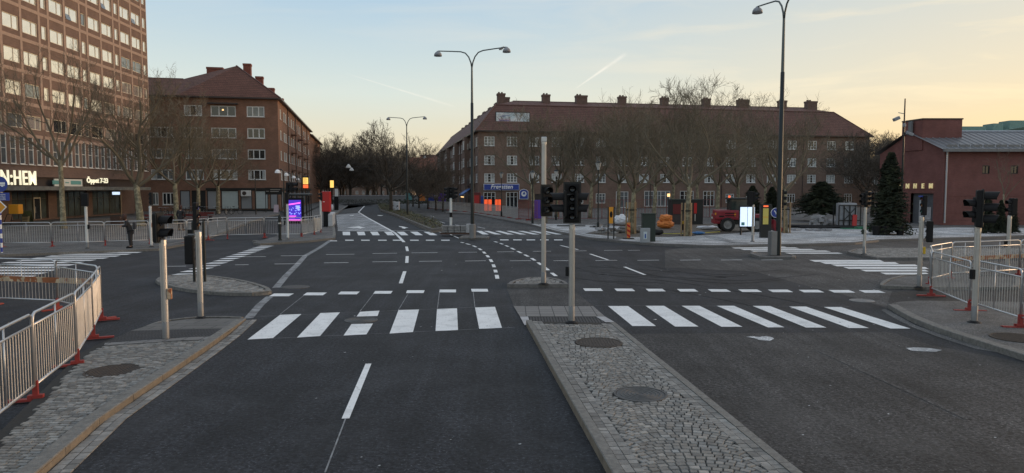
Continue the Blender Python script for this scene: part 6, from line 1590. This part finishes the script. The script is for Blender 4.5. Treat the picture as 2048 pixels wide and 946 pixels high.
VAR['c']=bare_tree(3,10,3.0,.16,.95,6,dens=1.0)
VAR['d']=bare_tree(4,10,3.2,.17,1.0,7,dens=.95)
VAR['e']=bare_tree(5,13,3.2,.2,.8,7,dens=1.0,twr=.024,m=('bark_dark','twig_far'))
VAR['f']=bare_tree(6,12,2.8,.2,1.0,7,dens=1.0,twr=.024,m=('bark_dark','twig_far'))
VAR['s']=bare_tree(8,6,2.4,.05,.6,4,dens=.5,twr=.008)
NH={k:sorted(v.co.z for v in m_[1].vertices)[-40] for k,m_ in VAR.items()}
def tree(v,loc,H,rz,label,group=None,sx=1.0,cat='tree',name='bare_tree'):
    t=thing(name,label,cat,loc,rz,group); s=H/NH[v]; t.scale=(s*sx,s*sx,s)
    link('trunk',VAR[v][0],t); link('crown',VAR[v][1],t); return t
gl1='bare plane trees on the left plaza'
tree('a',P(128,457,.12),14.0,R_(40),'tall slender plane tree in front of the tower block entrance, leftmost tree',gl1,.85)
tree('b',P(283,452,.12),13.0,R_(165),'thick leaning plane tree with pale mottled trunk at the right edge of the tower block',gl1,.95)
tree('c',P(354,447,.12),11.5,R_(80),'plane tree with light trunk rising beside the bicycles, left of the dark passage',gl1,1.1)
tree('d',P(396,433,.12),11,R_(200),'plane tree in front of the dark passage of the corner building',gl1,1.15)
tree('c',P(436,427,.12),11.2,R_(260),'plane tree in front of the pale shop windows, rightmost of the left plaza',gl1,1.25)
tree('a',(-50,92,.1),19.5,R_(100),'tall old tree whose top shows above the roof beside the tower block',gl1,1.0)
gp='bare plane trees on the square in front of the long building'
rowt=[(1067,438,'c',12.3,'behind the red mesh gate'),(1113,434,'d',12.5,'left of the tall bare-topped signal pole'),(1180,437,'d',12.6,'right of the central signal head'),(1236,436,'c',12.8,'behind the white sack'),(1307,440,'d',12.3,'left of the dark kiosk'),(1344,432,'c',12.6,'behind the kiosk'),(1434,440,'c',12.0,'behind the wheel loader cab'),(1478,433,'d',12.4,'behind the glowing info board'),(1150,424,'c',13,'close to the facade left of the lantern'),(1270,424,'d',13,'close to the facade behind the green cabinet'),(1395,424,'c',13,'close to the facade right of the kiosk'),(1530,426,'c',11.5,'close to the facade behind the info column')]
for i,(px,py,v,H,w) in enumerate(rowt): tree(v,P(px,py,.12),H*.93,R_(37*i),'bare plane tree '+w,gp,1.0)
gs='bare trees held by wooden stakes on the building site'
for i,(px,py,v,H,l) in enumerate(((1262,468,'d',9.8,'staked bare tree right behind the striped marker post'),(1373,472,'c',10.5,'staked bare tree behind the broad red marker board'),(1571,466,'d',9.6,'staked bare tree right of the tall right lamp post'))):
    p=P(px,py,.12); tree(v,p,H,R_(100+70*i),l,gs,1.0)
    t=thing('tree_stakes',('wooden stakes round the tree behind the striped marker post','wooden stakes round the tree behind the red marker board','wooden stakes round the tree beside the right lamp post')[i],'tree stakes',p,0,'wooden tree stakes'); 
    for k in range(5): 
        a=2*PI*k/5+.3; x,y=.34*math.cos(a),.34*math.sin(a); MB().tube([(x,y,0),(x*.95,y*.95,2.15)],.05,6).obj('stake','wood',t)
    MB().lathe([(.34,1.6),(.36,1.6),(.36,1.68),(.34,1.68)],14).obj('tie','rubber',t)
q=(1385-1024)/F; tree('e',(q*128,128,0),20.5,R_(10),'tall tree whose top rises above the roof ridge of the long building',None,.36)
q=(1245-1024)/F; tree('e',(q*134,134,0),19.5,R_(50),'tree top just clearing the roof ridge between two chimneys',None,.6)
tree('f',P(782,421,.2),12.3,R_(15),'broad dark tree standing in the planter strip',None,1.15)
tree('s',P(2008,463,.12),6.2,0,'thin young sapling in front of the red brick hall',None,1.0)
# dark rows at the street end
gb='dark bare trees massed at the far end of the street'
random.seed(31)
far=[]
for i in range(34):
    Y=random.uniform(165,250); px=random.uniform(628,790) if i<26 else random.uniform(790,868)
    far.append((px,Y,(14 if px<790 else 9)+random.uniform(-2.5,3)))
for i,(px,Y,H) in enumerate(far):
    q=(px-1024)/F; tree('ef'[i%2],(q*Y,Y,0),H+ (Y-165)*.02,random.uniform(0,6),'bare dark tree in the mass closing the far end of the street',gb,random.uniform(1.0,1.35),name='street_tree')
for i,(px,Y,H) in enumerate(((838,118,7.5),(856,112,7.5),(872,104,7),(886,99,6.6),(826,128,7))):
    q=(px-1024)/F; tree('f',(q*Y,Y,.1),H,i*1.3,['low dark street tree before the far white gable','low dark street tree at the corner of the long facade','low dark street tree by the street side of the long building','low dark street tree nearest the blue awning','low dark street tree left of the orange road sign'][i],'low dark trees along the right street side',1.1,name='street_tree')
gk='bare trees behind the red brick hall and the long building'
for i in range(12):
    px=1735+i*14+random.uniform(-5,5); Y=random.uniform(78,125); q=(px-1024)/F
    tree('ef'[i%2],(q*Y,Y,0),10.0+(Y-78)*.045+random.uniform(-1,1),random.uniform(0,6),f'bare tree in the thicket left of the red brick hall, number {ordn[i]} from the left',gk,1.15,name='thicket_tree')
# conifers
def conifer(seed,H,R,base=.3,n=900,flat=.5):
    rnd=random.Random(seed); cr=MB()
    for k in range(n):
        t=(k+rnd.random())/n; z=base+(H-base)*(t**1.25); rr=R*(1-((z-base)/(H-base)))**.62*rnd.uniform(.55,1.15)*(1+.16*math.sin(z*3.1+seed)+.13*math.sin(5*rnd.random()+z*7))+.05
        a=rnd.uniform(0,2*PI); c_,s_=math.cos(a),math.sin(a); dz=-rr*rnd.uniform(.05,.35)+.15
        p0=Vector((c_*.05,s_*.05,z)); p1=Vector((c_*rr,s_*rr,z+dz))
        sd=Vector((-s_,c_,0)); m_=8
        for j in range(m_):
            f=.25+.75*(j+rnd.random())/m_; q=p0.lerp(p1,f); L_=rnd.uniform(.10,.26)*(1.2-f*.5); w=rnd.uniform(.02,.05)
            for sg in (-1,1):
                tip=q+sd*sg*L_+(p1-p0).normalized()*L_*.6+Vector((0,0,rnd.uniform(-.10,.06)))
                cr.add([q-Vector((0,0,w)),q+Vector((0,0,w)),tip],[(0,1,2)])
                cr.add([q-(p1-p0).normalized()*w,q+(p1-p0).normalized()*w,tip],[(0,1,2)])
    tr=MB().lathe([(.11,0),(.03,H*.9),(0,H)],7)
    return tr.mesh('trunk','bark_dark'),cr.mesh('crown','needle')
ca=conifer(1,5.3,1.45,.35,1500); cb_=conifer(2,3.6,1.9,.9,900)
def con(v,loc,s,rz,label,base=True,wid=1):
    t=thing('conifer',label,'conifer',loc,rz); t.scale=(s*wid,s*wid,s); link('trunk',v[0],t); link('crown',v[1],t); return t
con(ca,P(1777,469,.12),1.0,0,'big dense dark conifer in a planter left of the red brick hall',wid=.9)
for i,(x,l) in enumerate(((1752,'left black pot below the big conifer'),(1768,'middle black pot below the big conifer'),(1800,'right black pot below the big conifer'))):
    t=thing('plant_pot',l,'plant pot',P(x,470.5,.12),0,'pots below the big conifer'); MB().lathe([(0,0),(.20,0),(.26,.55),(.28,.55),(.28,.62),(0,.6)],12).obj('pot','black_plastic',t)
con(cb_,P(1642,442,.12),1.0,.5,'broad dark low conifer behind the stone stack',wid=1.5)
con(ca,P(1504,441,.12),.62,1,'dark conifer behind the info column and info board',wid=1.35)
con(ca,P(1543,440,.12),.6,2,'dark conifer right behind the arrow sign',wid=1.3)
for i,(x,s) in enumerate(((1972,.50),(2000,.42),(2024,.38))):
    con(ca,P(x,466.5,.12),s,i,('left small netted conifer before the brick hall','middle small netted conifer before the brick hall','right small netted conifer before the brick hall')[i],wid=.85)
# planter strip ground cover (uncountable)
random.seed(77); mb=MB(); poly=[P(a,b)[:2] for a,b in plp]; xs=[p[0] for p in poly]; ys=[p[1] for p in poly]
n=0
while n<9000:
    x=random.uniform(min(xs),max(xs)); y=random.uniform(min(ys),max(ys))
    if not in_poly(x,y,poly): continue
    n+=1; h=random.uniform(.08,.42)*(1+.5*math.sin(y*1.7)); a=random.uniform(0,6); l=random.uniform(.06,.16); z=.14+h*random.random()
    p=Vector((x,y,z)); d=Vector((math.cos(a),math.sin(a),random.uniform(-.3,1))).normalized()*l; w=Vector((-math.sin(a),math.cos(a),0))*l*.35
    mb.add([p,p+d*.5+w,p+d,p+d*.5-w],[(0,1,2,3)])
o=mb.obj('ground_cover','leafy'); o['kind']='stuff'; o['label']='low leafy ground cover in the planter strip'; o['category']='plants'
# ================================================================ WHEEL LOADER
t=thing('wheel_loader','dark red wheel loader with glazed cab parked on the site','wheel loader',P(1473,462.5,.12),R_(-8))
b=MB(); b.bbox(-1.62,.2,-.75,.75,.85,1.55,.12); b.bbox(-1.72,-1.1,-.6,.6,.55,1.25,.1); b.obj('engine_cover','loader_red',t)
MB().box(-1.35,-1.0,-.765,-.752,1.05,1.15).box(-.95,-.2,-.765,-.752,1.28,1.34).box(-.95,-.2,-.765,-.752,1.12,1.18).obj('vent_slots','black_plastic',t)
MB().box(-1.74,-1.725,-.3,.3,.9,1.05).obj('number_plate','white_frame',t); MB().box(-1.65,-1.55,-.765,-.75,1.2,1.35).box(-.3,-.2,-.765,-.75,1.1,1.35).obj('lamp','sign_orange',t)
c=MB(); 
for x,y in ((-.55,-.62),(-.55,.62),(.65,-.62),(.65,.62)): c.box(x-.05,x+.05,y-.05,y+.05,1.5,2.3)
c.bbox(-.7,.8,-.72,.72,2.3,2.42,.05); c.box(-.6,.7,-.66,.66,1.0,1.55); cab=c.obj('cab','black_metal',t)
MB().box(-.5,.6,-.64,-.62,1.55,2.3).box(-.5,.6,.62,.64,1.55,2.3).box(-.57,-.55,-.57,.57,1.55,2.3).box(.65,.67,-.57,.57,1.55,2.3).obj('windows','shop_glass',cab)
MB().lathe([(0,0),(.08,0),(.08,.14),(0,.16)],10,(-.5,.3,2.42)).obj('beacon','board_red',cab)
MB().box(-.9,1.6,-.35,.35,.5,.95).obj('chassis','black_metal',t); MB().bbox(.7,1.7,-.55,.55,.75,1.25,.06).obj('front_frame','loader_red',t)
for x in (-.75,1.25):
    for y in (-.72,.72):
        w=MB().lathe([(.30,-.17),(.46,-.17),(.51,-.10),(.51,.10),(.46,.17),(.30,.17)],20).obj('wheel','rubber',t,(x,y,.51)); w.rotation_euler=(PI/2,0,0)
        MB().lathe([(0,-.14),(.2,-.12),(.30,-.15),(.30,.15),(.2,.12),(0,.14)],16).obj('rim','stone_grey',w)
MB().tube([(1.0,-.35,1.2),(2.0,-.35,1.0),(2.5,-.35,.5)],.09,6).tube([(1.0,.35,1.2),(2.0,.35,1.0),(2.5,.35,.5)],.09,6).tube([(1.2,0,.9),(2.3,0,.9)],.06,6).obj('lift_arms','loader_red',t)
bk_=MB(); prof=[(2.4,.9),(2.35,.3),(2.5,.08),(3.2,.05)]
for (a,b_),(c_,d_) in zip(prof,prof[1:]): bk_.quad((a,-.95,b_),(a,.95,b_),(c_,.95,d_),(c_,-.95,d_))
bk_.add([(a,-.95,b_) for a,b_ in prof],[(0,1,2,3)]).add([(a,.95,b_) for a,b_ in prof],[(3,2,1,0)]).obj('bucket','loader_red',t)
# ================================================================ PEOPLE
def skin(name,pts,edges,m,parent,sub=1,root=0):
    """pts: list of (x,y,z,rx[,ry])"""
    me=bpy.data.meshes.new(name); me.from_pydata([p[:3] for p in pts],edges,[]); o=bpy.data.objects.new(name,me); COL.objects.link(o)
    md_=o.modifiers.new('s','SKIN'); md_.use_smooth_shade=True
    for i,p in enumerate(pts):
        v=me.skin_vertices[0].data[i]; v.radius=(p[3],p[4] if len(p)>4 else p[3]); v.use_root=(i==root)
    ss=o.modifiers.new('u','SUBSURF'); ss.levels=sub; ss.render_levels=sub
    dg=bpy.context.evaluated_depsgraph_get(); n=bpy.data.meshes.new_from_object(o.evaluated_get(dg)); bpy.data.objects.remove(o)
    n.materials.clear(); n.materials.append(M[m]); return link(name,n,parent)
def person(label,loc,rz,H,lean,arms,coat,trous,hair,legs=0.12,headz=0):
    t=thing('person',label,'person',loc,rz); s=H/1.72; t.scale=(s,s,s)
    L_=lean; hx=lambda z: max(0,(z-.95))*L_   # forward lean along -y
    def B(x,z,y=0,r=.1,r2=None): return (x,y-hx(z),z,r,r2 or r)
    body=[B(0,.95,0,.13,.11),B(0,1.15,0,.125,.10),B(0,1.38,0,.15,.10),B(0,1.47,0,.06,.06),B(0,1.53,-.01,.055,.055),B(0,1.62,-.02,.085,.10),B(0,1.70,-.01,.08,.095)]
    e=[(0,1),(1,2),(2,3),(3,4),(4,5),(5,6)]
    for sg in (-1,1):
        n=len(body); l=sg*legs
        body+=[B(sg*.09,.88,0,.085),(sg*.09+l*.3,-.02,.48,.06,.06),(sg*.09+l*.6,.02,.10,.042,.042),(sg*.09+l*.6,-.13,.04,.04,.03)]
        e+=[(0,n),(n,n+1),(n+1,n+2),(n+2,n+3)]
        n=len(body); ax,ay,az,bx_,by_,bz=arms[0 if sg<0 else 1]
        body+=[B(sg*.19,1.40,0,.05),(sg*ax,ay-hx(1.2),az,.042,.042),(sg*bx_,by_-hx(1.0),bz,.032,.032),(sg*bx_,by_-.09-hx(1.0),bz-.03,.03,.018)]
        e+=[(2,n),(n,n+1),(n+1,n+2),(n+2,n+3)]
    bo=skin('body',body,e,'skin',t,1)
    cb2=[(p[0],p[1],p[2],p[3]*1.28+.012,p[4]*1.28+.012) for p in body]
    # jacket: torso + arms to the wrist
    jp=[cb2[0],cb2[1],cb2[2],(*cb2[3][:3],.075,.075)]; je=[(0,1),(1,2),(2,3)]
    for n in (11,19):
        k=len(jp); jp+=[cb2[n],cb2[n+1],cb2[n+2]]; je+=[(2,k),(k,k+1),(k+1,k+2)]
    jp.append((0,cb2[0][1],.82,.19,.15)); je.append((0,len(jp)-1))
    skin('jacket',jp,je,coat,bo,1)
    tp=[(0,cb2[0][1],.93,.15,.125)]; te=[]
    for n in (7,15):
        k=len(tp); tp+=[cb2[n],cb2[n+1],cb2[n+2]]; te+=[(0,k),(k,k+1),(k+1,k+2)]
    skin('trousers',tp,te,trous,bo,1)
    for n in (10,18):
        x,y,z=body[n][:3]; MB().bbox(x-.05,x+.05,y-.07,y+.20,-.0,.10,.03).obj('shoe','black_plastic',bo)
    hd=body[6]; hb_=MB().lathe([(0,.16),(.07,.14),(.115,.06),(.118,-.03),(.10,-.12),(.07,-.2),(0,-.16)],14)
    h=hb_.obj('hair',hair,bo,(hd[0],hd[1]+.035,hd[2]-.02),smooth=True)
    fc=MB(); fy=hd[1]-.125; fc.lathe([(0,-.02),(.018,0),(0,.035)],6,(0,fy,hd[2]-.085)); fc.obj('nose','skin',bo)
    for sg in (-1,1): MB().lathe([(0,-.012),(.012,0),(0,.012)],8,(sg*.035,fy+.018,hd[2]-.05)).obj('eye','black_plastic',bo)
    MB().box(-.028,.028,fy+.008,fy+.02,hd[2]-.135,hd[2]-.127).obj('mouth','red_dark',bo)
    return t
p1=P(262,496,.12)
pt=person('person in black with reddish brown hair leaning on the far left barrier looking down',p1,R_(-70),1.66,.38,((.26,-.06,1.20,.2,-.34,1.22),(.26,-.06,1.20,.18,-.36,1.18)),'coat_black','jeans_black','hair_brown')
MB().bbox(-.13,.13,.12,.26,1.0,1.38,.05).obj('bag','jacket_dark',pt)
p2=P(362,461,.12)
person('person in dark clothes standing on the left plaza with back to the camera',p2,R_(175),1.78,.05,((.30,-.02,1.15,.27,-.10,.92),(.30,-.02,1.15,.27,-.10,.92)),'coat_black','jeans_black','hair_brown')
